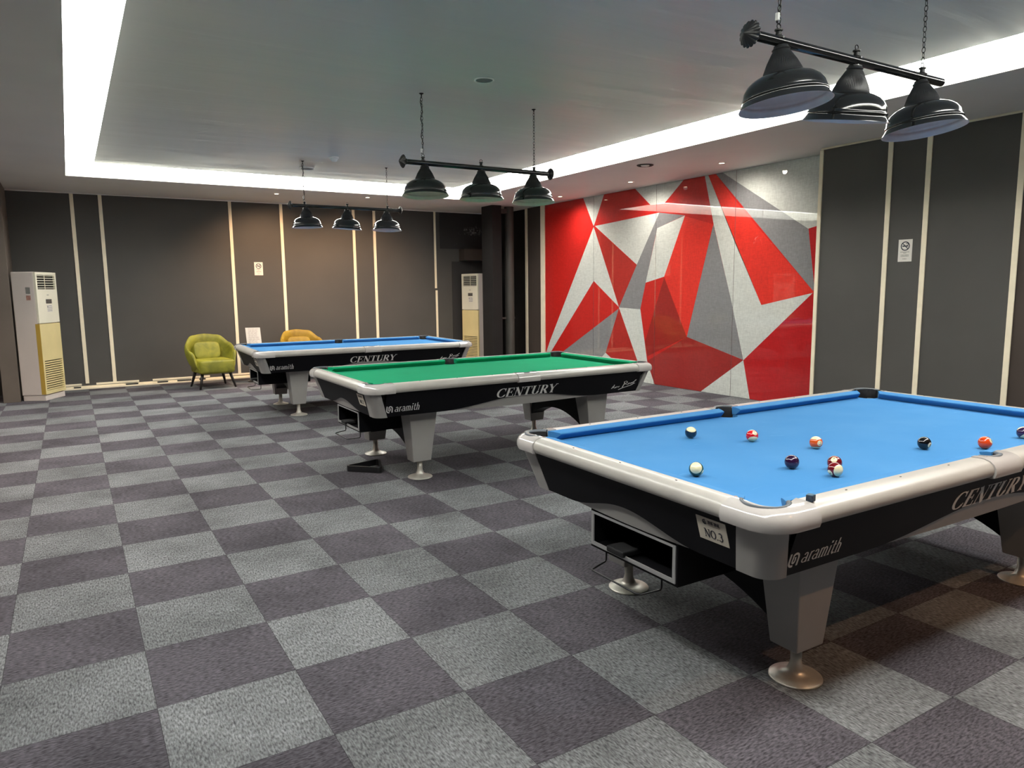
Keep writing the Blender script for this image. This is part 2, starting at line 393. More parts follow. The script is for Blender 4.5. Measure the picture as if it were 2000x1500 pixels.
# wall pipe in the niche
t = empty('wall_pipe', (7.06, 8.62, 0)); tag(t, 'grey painted drain pipe standing in the dark niche beside the column', 'pipe')
bm = bmesh.new(); lathe(bm, [(.088, 0), (.088, ZC)], 32, caps=True); obj('pipe', bm, M_pipe, t, smooth=True)
bm = bmesh.new(); lathe(bm, [(.096, .92), (.096, .96)], 32, caps=True); box(bm, -.26, -.08, -.012, .012, .925, .955); box(bm, -.26, -.24, -.05, .05, .90, .98); obj('pipe_clamp', bm, M_pipe, t, smooth=True)
bm = bmesh.new(); box(bm, -.27, -.06, -.05, .05, 2.90, 2.98); obj('pipe_bracket', bm, M_pipe, t)

# ------------------------------------------------------------------ mural glass
def muralmat(name, col, col2=None):
    mt = mat(name, col, 0.6, coat=1.0, coatr=0.012, spec=0.15)
    nt = mt.node_tree; N = nt.nodes; L = nt.links; b = N['Principled BSDF']; tc = N.new('ShaderNodeTexCoord')
    mp = N.new('ShaderNodeMapping'); mp.inputs['Scale'].default_value = (1, 110, 18); n = N.new('ShaderNodeTexNoise'); n.inputs['Scale'].default_value = 1; n.inputs['Detail'].default_value = 2
    mp2 = N.new('ShaderNodeMapping'); mp2.inputs['Scale'].default_value = (1, 16, 110); n2 = N.new('ShaderNodeTexNoise'); n2.inputs['Scale'].default_value = 1; n2.inputs['Detail'].default_value = 2
    L.new(tc.outputs['Object'], mp.inputs[0]); L.new(mp.outputs[0], n.inputs['Vector']); L.new(tc.outputs['Object'], mp2.inputs[0]); L.new(mp2.outputs[0], n2.inputs['Vector'])
    ad = N.new('ShaderNodeMath'); ad.operation = 'ADD'; L.new(n.outputs['Fac'], ad.inputs[0]); L.new(n2.outputs['Fac'], ad.inputs[1])
    r = N.new('ShaderNodeMapRange'); r.inputs['From Min'].default_value = 0.7; r.inputs['From Max'].default_value = 1.3; r.inputs['To Min'].default_value = 0.87; r.inputs['To Max'].default_value = 1.13
    L.new(ad.outputs[0], r.inputs['Value'])
    x = N.new('ShaderNodeVectorMath'); x.operation = 'SCALE'; x.inputs[0].default_value = col; L.new(r.outputs[0], x.inputs['Scale']); L.new(x.outputs[0], b.inputs['Base Color'])
    return mt
MM = {'A': muralmat('mural_red', (0.52, 0.016, 0.012)), 'B': muralmat('mural_bright_red', (0.68, 0.032, 0.020)), 'C': muralmat('mural_deep_red', (0.30, 0.018, 0.014)),
      'D': muralmat('mural_dark_red', (0.40, 0.022, 0.016)), 'E': muralmat('mural_crimson', (0.45, 0.012, 0.014)),
      'G': muralmat('mural_grey', (0.22, 0.22, 0.225)), 'W': muralmat('mural_pale', (0.58, 0.60, 0.56))}
POLY = [('W', [(6.901, 3.037), (6.321, 3.037), (6.601, 2.527)]), ('W', [(6.601, 2.522), (5.924, 1.183), (6.594, 1.615), (7.865, 0.334), (8.092, 0.21), (7.911, 0.526)]), ('G', [(5.923, 1.16), (6.26, 0.408), (6.255, -0.045), (8.157, -0.24), (8.154, 0.069), (7.622, 0.278)]), ('D', [(5.923, 1.16), (6.26, 0.408), (6.081, 0.316), (5.452, 0.329)]), ('W', [(6.26, 0.408), (6.081, 0.316), (5.452, 0.329), (5.33, 0.135), (5.581, -0.092), (6.17, -0.067), (6.608, 0.136)]), ('W', [(5.923, 1.175), (5.401, 1.156), (5.223, 0.336), (5.033, -0.031), (5.241, -0.196), (5.417, 0.269)]), ('D', [(6.577, 2.505), (5.497, 1.852), (5.924, 1.183)]), ('W', [(6.567, 2.531), (5.005, 2.609), (5.497, 1.852)]), ('G', [(5.005, 2.609), (4.48, 2.523), (5.046, 2.382), (5.286, 1.57), (5.401, 1.156), (5.923, 1.175), (5.497, 1.852)]), ('W', [(4.469, 2.52), (4.878, 1.655), (5.286, 1.57), (5.092, 2.209), (5.046, 2.382)]), ('W', [(5.561, 3.026), (4.495, 3.035), (4.905, 2.729), (5.202, 2.741)]), ('B', [(4.878, 1.655), (4.476, 2.511), (3.93, 2.355), (4.382, 0.775)]), ('C', [(4.878, 1.644), (4.389, 0.775), (5.221, 0.426), (5.283, 0.645)]), ('W', [(4.11, 3.045), (4.051, 3.044), (3.532, 2.079), (3.065, 1.256), (2.309, 1.414), (3.331, 0.515), (3.563, 1.287), (3.924, 2.366)]), ('G', [(3.924, 2.354), (4.382, 0.775), (3.334, 0.519), (3.563, 1.287)]), ('C', [(4.382, 0.775), (3.331, 0.515), (4.111, -0.016), (5.033, -0.031), (5.223, 0.356)]), ('W', [(3.331, 0.515), (4.145, -0.039), (3.9, -0.237), (3.146, -0.228), (3.199, -0.014)]), ('E', [(3.331, 0.515), (2.304, 1.414), (1.9, 1.78), (1.9, -0.209), (3.111, -0.367), (3.199, -0.014)]), ('B', [(4.051, 3.044), (3.922, 3.043), (3.482, 2.561), (2.305, 1.435), (2.304, 1.414), (3.065, 1.256)]), ('G', [(3.922, 3.043), (3.815, 3.045), (2.402, 2.181), (2.294, 1.503), (2.305, 1.435)]), ('W', [(3.815, 3.045), (1.9, 3.046), (1.9, 2.28), (2.407, 2.178)]), ('E', [(2.407, 2.182), (1.9, 2.28), (1.9, 1.502), (2.294, 1.503)])]
def clip(poly, ax, val, keep_less):
    out = []; n = len(poly)
    for i in range(n):
        a, b = poly[i], poly[(i + 1) % n]
        ia = (a[ax] <= val) == keep_less or a[ax] == val; ib = (b[ax] <= val) == keep_less or b[ax] == val
        if ia: out.append(a)
        if ia != ib:
            t = (val - a[ax]) / (b[ax] - a[ax]); out.append((a[0] + t * (b[0] - a[0]), a[1] + t * (b[1] - a[1])))
    return out
def tri2(poly):
    bm = bmesh.new(); f = bm.faces.new([bm.verts.new((p[0], p[1], 0)) for p in poly])
    r = bmesh.ops.triangulate(bm, faces=[f]); T = [[(v.co.x, v.co.y) for v in f.verts] for f in r['faces']]; bm.free(); return T
seams = [2.0, 3.54, 5.07, 6.60, 8.07]
mlab = ['glossy mural panel next to the charcoal panelled wall, rightmost of four',
        'glossy mural panel with the tall pale blade shape and the grey wedge beside it',
        'glossy mural panel holding the grey wedge and pale kite, second from the dark column',
        'glossy mural panel nearest the dark column, mostly red with a pale star point']
keys = list(MM)
for i in range(4):
    y0, y1 = seams[i] + .003, seams[i + 1] - .003
    bm = bmesh.new(); box(bm, XM, XM + .012, y0, y1, 0.004, ZC - .002, keys.index('G'))
    for q, (kk, p) in enumerate([('A', [(1.9, -.1), (8.2, -.1), (8.2, 3.2), (1.9, 3.2)])] + POLY):
        for T in tri2(p):
            T = clip(clip(T, 0, y0, False), 0, y1, True) if T else T
            T = clip(clip(T, 1, 0.004, False), 1, ZC - .002, True) if len(T) > 2 else T
            if len(T) < 3: continue
            ar = sum(T[j][0] * T[(j+1) % len(T)][1] - T[(j+1) % len(T)][0] * T[j][1] for j in range(len(T)))
            if ar > 0: T = T[::-1]
            f = bm.faces.new([bm.verts.new((XM - .0004 - q * .00006, a, b)) for a, b in T]); f.material_index = keys.index(kk)

    o = obj('mural_panel', bm, [MM[a] for a in keys], keepn=True)
    tag(o, mlab[i], 'mural', group='panels of the red, pale and grey geometric mural')

# ------------------------------------------------------------------ lettering by strokes
def ribbon(pts, w=None, thin=.05, thick=.17):
    L = []; R_ = []
    n = len(pts)
    for i in range(n):
        a = pts[max(i - 1, 0)]; b = pts[min(i + 1, n - 1)]
        dx, dy = b[0] - a[0], b[1] - a[1]; d = math.hypot(dx, dy) or 1; dx /= d; dy /= d
        ww = w if w is not None else thin + (thick - thin) * abs(dy) ** 1.6
        L.append((pts[i][0] - dy * ww / 2, pts[i][1] + dx * ww / 2)); R_.append((pts[i][0] + dy * ww / 2, pts[i][1] - dx * ww / 2))
    return L, R_
def V_(x, y0, y1): return [(x, y0), (x, y1)]
def glyph(c, tw=.055, kw=.19):
    """strokes in a unit-height box: (points, width or None for a pen that thickens going down), advance"""
    s = []; t = tw; K = kw
    def ser(x, y, l=.13): s.append(([(x - l, y + (t/2 if y < .5 else -t/2)), (x + l, y + (t/2 if y < .5 else -t/2))], t))
    if c == 'C': s.append((arc(.47, .5, .40, .48, 52, 322, 24), None)); s.append((V_(.74, .68, 1.0), t)); s.append((arc(.47, .5, .40, .48, 322, 335, 3), t)); return s, .86
    if c == 'E': s += [(V_(.22, 0, 1), K), ([(.08, .97), (.72, .97)], t), ([(.08, .03), (.76, .03)], t), ([(.2, .52), (.56, .52)], t), (V_(.56, .38, .66), t), (V_(.72, .74, 1), t), (V_(.76, 0, .28), t)]; return s, .84
    if c == 'N': s += [(V_(.18, 0, 1), t), ([(.16, 1), (.74, .0)], K), (V_(.76, 0, 1), t)]; ser(.18, 0); ser(.76, 1); s.append(([(.02, .97), (.24, .97)], t)); return s, .94
    if c == 'T': s += [(V_(.42, 0, 1), K), ([(.04, .97), (.80, .97)], t), (V_(.05, .72, 1), t), (V_(.79, .72, 1), t)]; ser(.42, 0, .19); return s, .84
    if c == 'U': s += [([(.22, 1), (.22, .32)], K), (arc(.48, .32, .26, .30, 180, 360, 14), None), (V_(.74, .32, 1), t)]; ser(.22, 1, .17); ser(.74, 1, .13); return s, .92
    if c == 'R': s += [(V_(.22, 0, 1), K), ([(.08, .97), (.42, .97)], t), (arc(.42, .735, .24, .235, 90, -90, 12), None), ([(.2, .50), (.44, .50)], t), ([(.44, .50), (.76, .02)], K)]; ser(.22, 0, .17); ser(.80, 0, .10); return s, .90
    if c == 'Y': s += [([(.14, 1), (.44, .46)], K), ([(.78, 1), (.46, .46)], t), (V_(.44, 0, .5), K)]; ser(.14, 1, .16); ser(.80, 1, .13); ser(.44, 0, .19); return s, .88
    if c == 'O': s.append((arc(.45, .5, .36, .48, 0, 360, 28), None)); return s, .92
    if c == '.': s.append((V_(.14, 0, .13), .13)); return s, .36
    if c == '1': s += [(V_(.32, 0, 1), K * .8), ([(.12, .82), (.32, .98)], t)]; ser(.32, 0, .18); return s, .62
    if c == '2': s += [(arc(.32, .72, .24, .26, 170, 0, 12), None), ([(.56, .72), (.48, .5), (.08, .05)], K * .6), ([(.06, .05), (.60, .05)], t * 1.6)]; return s, .70
    if c == '3': s += [(arc(.30, .75, .22, .23, 150, -80, 14), None), (arc(.30, .27, .27, .26, 85, -150, 14), None)]; return s, .70
    if c == '4': s += [(V_(.46, 0, 1), K * .8), ([(.46, 1), (.06, .30)], t), ([(.06, .30), (.64, .30)], t)]; return s, .70
    if c == '5': s += [([(.54, .97), (.16, .97)], t * 1.6), (V_(.16, .52, .97), t), (arc(.30, .30, .26, .29, 130, -150, 14), None)]; return s, .68
    if c == '7': s += [([(.06, .96), (.60, .96)], t * 1.6), ([(.58, .96), (.26, 0)], K * .7)]; return s, .66
    if c == '8': s += [(arc(.33, .74, .2, .23, 0, 360, 18), None), (arc(.33, .27, .25, .26, 0, 360, 18), None)]; return s, .70
    if c == '0': s.append((arc(.32, .5, .25, .48, 0, 360, 20), None)); return s, .68
    if c == 'a': s += [(V_(.46, 0, .42), K), (arc(.30, .42, .16, .2, 0, 160, 8), None), (arc(.26, .17, .20, .155, 20, 330, 12), None), ([(.46, .03), (.56, .05)], t)]; return s, .58
    if c == 'r': s += [(V_(.18, 0, .62), K), ([(.18, .44), (.28, .58), (.44, .60)], t * 1.6)]; ser(.18, 0, .12); return s, .48
    if c == 'm': s += [(V_(.16, 0, .62), K), (arc(.31, .42, .15, .2, 170, 0, 8), None), (V_(.46, 0, .42), K), (arc(.61, .42, .15, .2, 170, 0, 8), None), (V_(.76, 0, .42), K)]; ser(.16, 0, .1); ser(.46, 0, .1); ser(.76, 0, .1); return s, .92
    if c == 'i': s += [(V_(.16, 0, .62), K), (V_(.17, .78, .92), .14)]; ser(.16, 0, .12); return s, .34
    if c == 't': s += [([(.20, .86), (.18, .12), (.26, .03), (.38, .08)], K * .85), ([(.04, .60), (.38, .60)], t)]; return s, .42
    if c == 'h': s += [(V_(.16, 0, .98), K), (arc(.31, .42, .16, .2, 170, 0, 8), None), (V_(.47, 0, .42), K)]; ser(.16, 0, .12); ser(.47, 0, .12); return s, .62
    return s, .4
def draw(bm, strokes, f3, dz=0.0012, mi=0, tw=.055, kw=.19):
    """strokes in 2-D; f3(x, y, h) maps into space"""
    for pts, w_ in strokes:
        L, R_ = ribbon(pts, w_, tw, kw)
        rows = [[f3(a[0], a[1], dz), f3(b[0], b[1], dz)] for a, b in zip(L, R_)]
        loft(bm, rows, mi=mi)
        rows = [[f3(a[0], a[1], dz), f3(a[0], a[1], 0)] for a in L]; loft(bm, rows, mi=mi)
        rows = [[f3(b[0], b[1], dz), f3(b[0], b[1], 0)] for b in R_]; loft(bm, rows, mi=mi)
def text(bm, s, f3, h, x0=0, y0=0, width=None, shear=0.0, tw=.055, kw=.19, gap=1.0, dz=.0012):
    adv = []; G = []
    for c in s:
        g, a = glyph(c, tw, kw); G.append(g); adv.append(a * gap)
    tot = sum(adv) * h; sx = (width / tot) if width else 1.0
    X = 0
    for g, a in zip(G, adv):
        draw(bm, g, lambda x, y, d, X=X: f3(x0 + (X + x + y * shear) * h * sx, y0 + y * h, d), dz=dz, tw=tw, kw=kw)
        X += a

# ------------------------------------------------------------------ pool table (origin: floor under the centre, length along x)
NX, NY = 1.27, 0.646        # half of the playing surface at the cushion noses
OXH, OYH = 1.395, 0.790     # outer half size of the rails
HB = 0.766
PROF = [(.050, .747), (.050, .8105), (.080, .8125), (.096, .811), (.112, .805), (.124, .795), (.131, .782), (.133, .768), (.129, .754), (.120, .745)]
RC = 0.115                  # outer corner radius
def rail_prof(half_out, half_nose):
    s = (half_out - half_nose) / .133
    return [(half_nose + (d * s if d > .051 else d), z) for d, z in PROF]
def corner_path(x_in, y_in, off, n=14):
    """plan path round the (+,+) corner at distance off inside the outer outline, from the long side to the short side"""
    r = max(RC - off, .004); cx, cy = OXH - RC, OYH - RC
    pts = [(x_in, OYH - off)]
    pts += [(cx + r * math.sin(a), cy + r * math.cos(a)) for a in [PI / 2 * i / n for i in range(n + 1)]]
    pts += [(OXH - off, y_in)]
    return pts
def make_table(cloth_m, number, with_extra=True):
    t = empty('pool_table')
    # bed with the six pocket mouths bitten out
    ex, ey = NX + .049, NY + .049
    pc = (NX + .020, NY + .020); rp = .066; sp = NY + .040; rs = .060
    poly = []
    def bite(cx, cy, r, a0, a1, n=14):
        return [(cx + r * math.cos(math.radians(a0 + (a1 - a0) * i / n)), cy + r * math.sin(math.radians(a0 + (a1 - a0) * i / n))) for i in range(n + 1)]
    # quarter corner bites start/end on the bed edge
    def cb(sx, sy, order):
        dx = ex - pc[0]; dy = ey - pc[1]
        a_s = math.degrees(math.asin(dy / rp)); b_s = math.degrees(math.acos(dx / rp))
        # angles on the circle where it meets y = ey (left of centre) and x = ex (below centre)
        a0 = 180 - a_s; a1 = 360 - b_s
        pts = [(sx * x, sy * y) for x, y in bite(pc[0], pc[1], rp, a0, a1)]
        return pts if order else pts[::-1]
    def sb(sy, order):
        a = math.degrees(math.asin((ey - sp) / rs))
        pts = [(x, sy * y) for x, y in bite(0, sp, rs, 180 - a, 360 + a)]
        return pts if order else pts[::-1]
    poly += sb(1, True) + cb(1, 1, True) + cb(1, -1, False) + sb(-1, False) + cb(-1, -1, True) + cb(-1, 1, False)
    bm = bmesh.new(); prism(bm, poly, HB - .03, HB); obj('bed_cloth', bm, cloth_m, t)
    # pocket liners
    for sx, sy, px, py, r in [(a, b, a * pc[0], b * pc[1], rp) for a in (-1, 1) for b in (-1, 1)] + [(0, b, 0, b * sp, rs) for b in (-1, 1)]:
        bm = bmesh.new()
        rows = []
        for rr, z in ((r + .004, HB - .002), (r + .002, HB - .01), (r - .004, HB - .035), (r * .70, HB - .075), (.001, HB - .08)):
            k2 = 1 - max(0, HB - .03 - z) * .45
            rows.append([(px * k2 + rr * math.cos(2 * PI * i / 24), py * k2 + rr * math.sin(2 * PI * i / 24), z) for i in range(24)])
        loft(bm, rows, close_u=True)
        # upstanding back of the pocket
        A = math.atan2(sy, sx) if sx else sy * PI / 2
        span = PI * .56 if sx else PI * .40
        r1 = r + (.0 if sx else -.002)
        rows = []
        for rr, z in ((r1 - .001, HB - .03), (r1 - .001, .808), (r1 + .002, .8155), (r1 + .010, .8175), (r1 + .015, .8155), (r1 + .012, .80), (r1 + .011, HB - .03)):
            rows.append([(px + rr * math.cos(A - span + 2 * span * i / 20), py + rr * math.sin(A - span + 2 * span * i / 20), z) for i in range(21)])
        loft(bm, rows)
        for f in bm.faces:
            f.material_index = 1 if min(v.co.z for v in f.verts) > .80 else 0
        obj('pocket', bm, [M_pocket, M_rim], t, smooth='all')
    # cushions
    cp = [(0, .802), (-.0012, .7985), (.002, .793), (.028, HB + .001), (.052, HB + .001), (.052, .8112), (.03, .8095), (.006, .8050)]
    def cushion(n0, b0, n1, b1, half, long_side, sgn):
        """n: nose end, b: back end"""
        rows = []
        for ne, be in ((n0, b0), (n1, b1)):
            rows.append([((ne + (be - ne) * max(d, 0) / .052), d, z) for d, z in cp])
        rows = [[((a, sgn * (half + d), z) if long_side else (sgn * (half + d), a, z)) for a, d, z in r] for r in rows]
        bm = bmesh.new(); loft(bm, rows, close_u=True, caps=True); obj('cushion', bm, cloth_m, t, bevel=.0012)
    for sgn in (-1, 1):
        cushion(-NX + .082, -NX + .040, -.066, -.054, NY, True, sgn)
        cushion(.066, .054, NX - .082, NX - .040, NY, True, sgn)
        cushion(-NY + .082, -NY + .040, NY - .082, NY - .040, NX, False, sgn)
    # straight rails
    LX = OXH - .215; LY = OYH - .215; SW = .105
    PL = rail_prof(OYH, NY); PS = rail_prof(OXH, NX)
    def rail(a0, a1, long_side, sgn):
        P_ = PL if long_side else PS
        rows = [[((a, sgn * o, z) if long_side else (sgn * o, a, z)) for o, z in P_] for a in (a0, a1)]
        bm = bmesh.new(); loft(bm, rows, close_u=True, caps=True)
        # inlaid sights
        n = 3
        step = 2 * NX / 8
        ks = [k_ * step for k_ in (1, 2, 3)] if long_side else [-step, 0, step]
        for q in ks:
            q = q if not long_side else (q if a0 > -.5 else -q)
            o = (NY if long_side else NX) + .078
            rw = []
            for rr, z in ((.0055, .8123), (.0050, .8134), (.0002, .8136)):
                rw.append([((q + rr * math.cos(2 * PI * i / 12), sgn * (o + rr * .6 * math.sin(2 * PI * i / 12)), z) if long_side else (sgn * (o + rr * .6 * math.cos(2 * PI * i / 12)), q + rr * math.sin(2 * PI * i / 12), z)) for i in range(12)])
            loft(bm, rw, close_u=True, mi=1)
        obj('rail', bm, [M_wood_w, M_slot], t, smooth=35)
    for sgn in (-1, 1):
        rail(-LX + .0015, -SW - .0015, True, sgn); rail(SW + .0015, LX - .0015, True, sgn)
        rail(-LY + .0015, LY - .0015, False, sgn)
    # corner caps: outer shell swept round the corner, inner edge following the pocket
    offs = [(.012, .738), (-.002, .742), (-.008, .760), (-.006, .780), (.003, .796), (.018, .8075), (.036, .8135), (.052, .815)]
    for sx in (-1, 1):
        for sy in (-1, 1):
            rows = []
            n = 14
            for off, z in offs:
                rows.append([(x, y, z) for x, y in corner_path(LX, LY, off, n)])
            m_ = len(rows[0])
            # inner edge: cloth line, then round the pocket notch
            inner = [(LX, NY + .052)]
            a0, a1 = 140, -50
            rn = rp + .011
            for i in range(m_ - 2):
                a = math.radians(a0 + (a1 - a0) * i / (m_ - 3))
                inner.append((pc[0] + rn * math.cos(a), pc[1] + rn * math.sin(a)))
            inner.append((NX + .052, LY))
            # keep the notch outline outside the cloth line
            inner = [(x, max(y, NY + .0525)) if x < NX - .02 else (x, y) for x, y in inner]
            inner = [(max(x, NX + .0525), y) if y < NY - .02 else (x, y) for x, y in inner]
            rows.append([(x * .5 + a * .5, y * .5 + b * .5, .8155) for (x, y), (a, b) in zip([(p[0], p[1]) for p in rows[-1]], inner)])
            rows.append([(x, y, .8148) for x, y in inner])
            rows.append([(x, y, .80) for x, y in inner])
            rows.append([(x, y, .745) for x, y in inner])
            rows = [[(sx * x, sy * y, z) for x, y, z in r] for r in rows]
            bm = bmesh.new(); R_ = loft(bm, rows, close_v=True)
            for e in (0, -1):
                try: bm.faces.new([r[e] for r in R_])
                except ValueError: pass
            obj('corner_cap', bm, M_cap, t, smooth=50)
    # side caps
    for sy in (-1, 1):
        n = 16; xs = [-SW + 2 * SW * i / n for i in range(n + 1)]
        rows = []
        for off, z in offs: rows.append([(x, OYH - off, z) for x in xs])
        inner = []
        rn = rs + .010
        for x in xs:
            y = NY + .053
            if abs(x) < rn: y = max(y, sp + math.sqrt(rn * rn - x * x))
            inner.append((x, y))
        inner = [(max(-rn, min(rn, x * 1.0)) if False else x, y) for x, y in inner]
        rows.append([(x, (OYH - .052) * .5 + y * .5 if y < OYH - .055 else y + .001, .8155) for x, y in inner])
        rows.append([(x, y, .8148) for x, y in inner]); rows.append([(x, y, .745) for x, y in inner])
        rows = [[(x, sy * y, z) for x, y, z in r] for r in rows]
        bm = bmesh.new(); R_ = loft(bm, rows, close_v=True)
        for e in (0, -1): bm.faces.new([r[e] for r in R_])
        obj('side_cap', bm, M_cap, t, smooth=50)
    # apron: slanting skirts between rounded grey corner posts
    ZT, ZB = .752, .555; IN0, IN1 = .030, .088
    def inset(z): return IN0 + (IN1 - IN0) * (ZT - z) / (ZT - ZB)
    PX, PY = OXH - .16, OYH - .19
    def skirt(long_side, sgn, hl, zpk, span):
        """outer face with an arched lower edge; returns mapping"""
        H = OYH if long_side else OXH
        def f3(a, z, d): 
            o = H - inset(z) + d
            return (a, sgn * o, z) if long_side else (sgn * o, a, z)
        bm = bmesh.new(); n = 40
        zs = lambda a: ZB + (zpk - ZB) * (math.cos(PI * min(abs(a) / span, 1)) * .5 + .5)
        xs = [-hl + 2 * hl * i / n for i in range(n + 1)]
        rows = [[f3(a, ZT, 0) for a in xs], [f3(a, zs(a) * .5 + ZT * .5, 0) for a in xs], [f3(a, zs(a), 0) for a in xs], [f3(a, zs(a), -.018) for a in xs], [f3(a, ZT, -.018) for a in xs]]
        R_ = loft(bm, rows, close_v=True)
        for e in (0, -1): bm.faces.new([r[e] for r in R_])
        sk = obj('apron', bm, M_black, t, smooth=35)
        # grey lens behind the arch
        bm = bmesh.new()
        xs = [-span + 2 * span * i / n for i in range(n + 1)]
        rows = [[f3(a, zs(a) + .02, -.010) for a in xs], [f3(a, ZB - .012 * (1 - (a / span) ** 2), -.010) for a in xs], [f3(a, ZB - .012 * (1 - (a / span) ** 2), -.020) for a in xs], [f3(a, zs(a) + .02, -.020) for a in xs]]
        R_ = loft(bm, rows, close_v=True)
        for e in (0, -1): bm.faces.new([r[e] for r in R_])
        obj('apron_inlay', bm, M_post, t, smooth=35)
        return f3, sk
    fL, skL = skirt(True, -1, PX + .002, .628, .78)
    skirt(True, 1, PX + .002, .628, .78)
    fS, skS = skirt(False, -1, PY + .002, .622, .40)
    skirt(False, 1, PY + .002, .622, .40)
    for sx in (-1, 1):
        for sy in (-1, 1):
            rows = []
            for z, d in ((ZT, 0), (ZB - .004, 0), (ZB - .004, .02), (ZT, .02)):
                off = inset(z) - .003 + d; r = .068 - d; cx, cy = OXH - off - r, OYH - off - r
                s_ = (ZT - z) / (ZT - ZB); px, py = OXH - .105 - .07 * s_, OYH - .174 - .045 * s_
                pts = [(px, OYH - off)] + [(cx + r * math.sin(a), cy + r * math.cos(a)) for a in [PI / 2 * i / 14 for i in range(15)]] + [(OXH - off, py)]
                rows.append([(sx * x, sy * y, z) for x, y in pts])
            bm = bmesh.new(); R_ = loft(bm, rows, close_v=True)
            for e in (0, -1): bm.faces.new([r[e] for r in R_])
            obj('corner_post', bm, M_post, t, smooth=50)
    # body under the slate
    bm = B((-OXH + .20, OXH - .20, -OYH + .19, OYH - .19, .575, HB - .082))
    obj('underframe', bm, M_blk2, t)
    # legs, crossbeams, feet
    for sx in (-1, 1):
        for sy in (-1, 1):
            def q(top, z):
                ox, oy = (.990, .585) if top else (.955, .560)
                wx, wy = (.245, .20) if top else (.155, .125)
                return [(sx * ox, sy * oy, z), (sx * (ox - wx), sy * oy, z), (sx * (ox - wx), sy * (oy - wy), z), (sx * ox, sy * (oy - wy), z)]
            bm = bmesh.new(); loft(bm, [q(True, .575), q(False, .140)], close_u=True, caps=True)
            leg = obj('leg', bm, M_leg, t, bevel=.006)
            fx, fy = sx * .875, sy * .498
            bm = bmesh.new(); lathe(bm, [(.022, .142), (.021, .070), (.025, .052), (.032, .036), (.038, .027), (.060, .020), (.097, .008), (.100, .005), (.100, 0.0)], 40, caps=True)
            ft = obj('foot', bm, M_chrome, leg, smooth='all'); ft.location = (fx, fy, 0)
        n = 20
        ys = [-.47 + .94 * i / n for i in range(n + 1)]
        za = lambda y: .19 + .15 * math.sin(PI * (y + .47) / .94) ** .8
        x0, x1 = sorted((sx * .80, sx * .94))
        bm = bmesh.new()
        R_ = loft(bm, [[(x0, y, za(y)) for y in ys], [(x0, y, .575) for y in ys], [(x1, y, .575) for y in ys], [(x1, y, za(y)) for y in ys]], close_v=True)
        obj('crossbeam', bm, M_black, t, smooth=35)
    # ball return box with its grey mouth frame, under the numbered end
    bx0, bx1, by0, by1, bz0, bz1 = -1.285, -.66, -.27, .27, .372, .560
    bm = bmesh.new(); th = .012
    box(bm, bx0, bx1, by0, by0 + th, bz0, bz1); box(bm, bx0, bx1, by1 - th, by1, bz0, bz1); box(bm, bx0, bx1, by0 + th, by1 - th, bz0, bz0 + th); box(bm, bx1 - th, bx1, by0 + th, by1 - th, bz0 + th, bz1)
    box(bm, bx0, bx1 - th, by0 + th, by1 - th, bz1 - th, bz1)
    bb = obj('ball_return', bm, M_black, t)
    bm = bmesh.new(); a = .016; x0, x1 = bx0 - .006, bx0 - .0005; i0, i1, j0, j1 = by0 + .008, by1 - .008, bz0 + .012, .535
    box(bm, x0, x1, i0, i1, j0, j0 + a); box(bm, x0, x1, i0, i1, j1 - a * .6, j1); box(bm, x0, x1, i0, i0 + a, j0 + a, j1 - a * .6); box(bm, x0, x1, i1 - a, i1, j0 + a, j1 - a * .6)
    obj('mouth_frame', bm, M_frame, bb)
    bm = B((bx0 - .02, bx0 + .14, .03, .14, .392, .418))
    obj('mouth_lip', bm, M_blk2, bb, bevel=.006)
    bm = bmesh.new()
    tube(bm, [(-1.24, .22, .372), (-1.24, .22, .315), (-1.245, .22, .305), (-1.34, .19, .300), (-1.345, .18, .300), (-1.345, -.10, .300), (-1.335, -.12, .300), (-1.24, -.13, .302), (-1.235, -.13, .312), (-1.235, -.13, .372)], .004, 8)
    obj('rack_hook', bm, M_rack, bb, smooth='all')
    # lettering on the long apron facing the viewer's side
    f = lambda x, y, d: fL(x, y, d)
    bm = bmesh.new(); text(bm, 'CENTURY', f, .074, x0=-.285, y0=.622, width=.585, shear=.20, tw=.05, kw=.20)
    obj('lettering', bm, M_letter, t)['label'] = 'large silver italic word CENTURY'
    bm = bmesh.new(); text(bm, 'aramith', f, .060, x0=-1.165, y0=.592, width=.205, shear=.14, tw=.035, kw=.115)
    # mark in front of it: two interlocked hooked bars
    s_ = [([(.10, 1), (.10, .34)] + arc(.42, .36, .32, .32, 180, 290, 10), .15), (arc(.62, .60, .30, .34, 150, 0, 10) + [(.92, 0.02)], .15), ([(.40, .78), (.38, .42)] + arc(.50, .40, .12, .14, 180, 330, 6) + [(.64, .46), (.60, .70)], .12)]
    draw(bm, s_, lambda x, y, d: f(-1.232 + x * .052, .588 + y * .052, d))
    obj('lettering', bm, M_letter, t)['label'] = 'small silver word aramith with round mark'
    # handwritten signature at the far end
    bm = bmesh.new()
    sig = [[(0, .2), (.06, .45), (.10, .62), (.07, .30), (.12, .22), (.16, .38), (.15, .24), (.22, .42), (.20, .26), (.26, .40), (.27, .28), (.32, .42)],
           [(.45, .25), (.52, .70), (.50, .85), (.58, .92), (.64, .78), (.56, .62), (.52, .55)], [(.56, .62), (.64, .48), (.70, .66), (.68, .52), (.76, .70), (.76, .54), (.83, .72), (.82, .58), (.90, .78), (.88, .64), (.95, .85), (1.0, .98)],
           [(.30, .02), (.45, .18), (.62, .28), (.80, .40), (.96, .62)]]
    draw(bm, [(p, .035) for p in sig[:3]] + [(sig[3], .05)], lambda x, y, d: f(.925 + x * .275, .580 + y * .085, d))
    obj('signature', bm, M_letter, t)
    # number plate on the short apron
    g = lambda a_, z, d: fS(-a_, z, d)         # reads left to right when faced
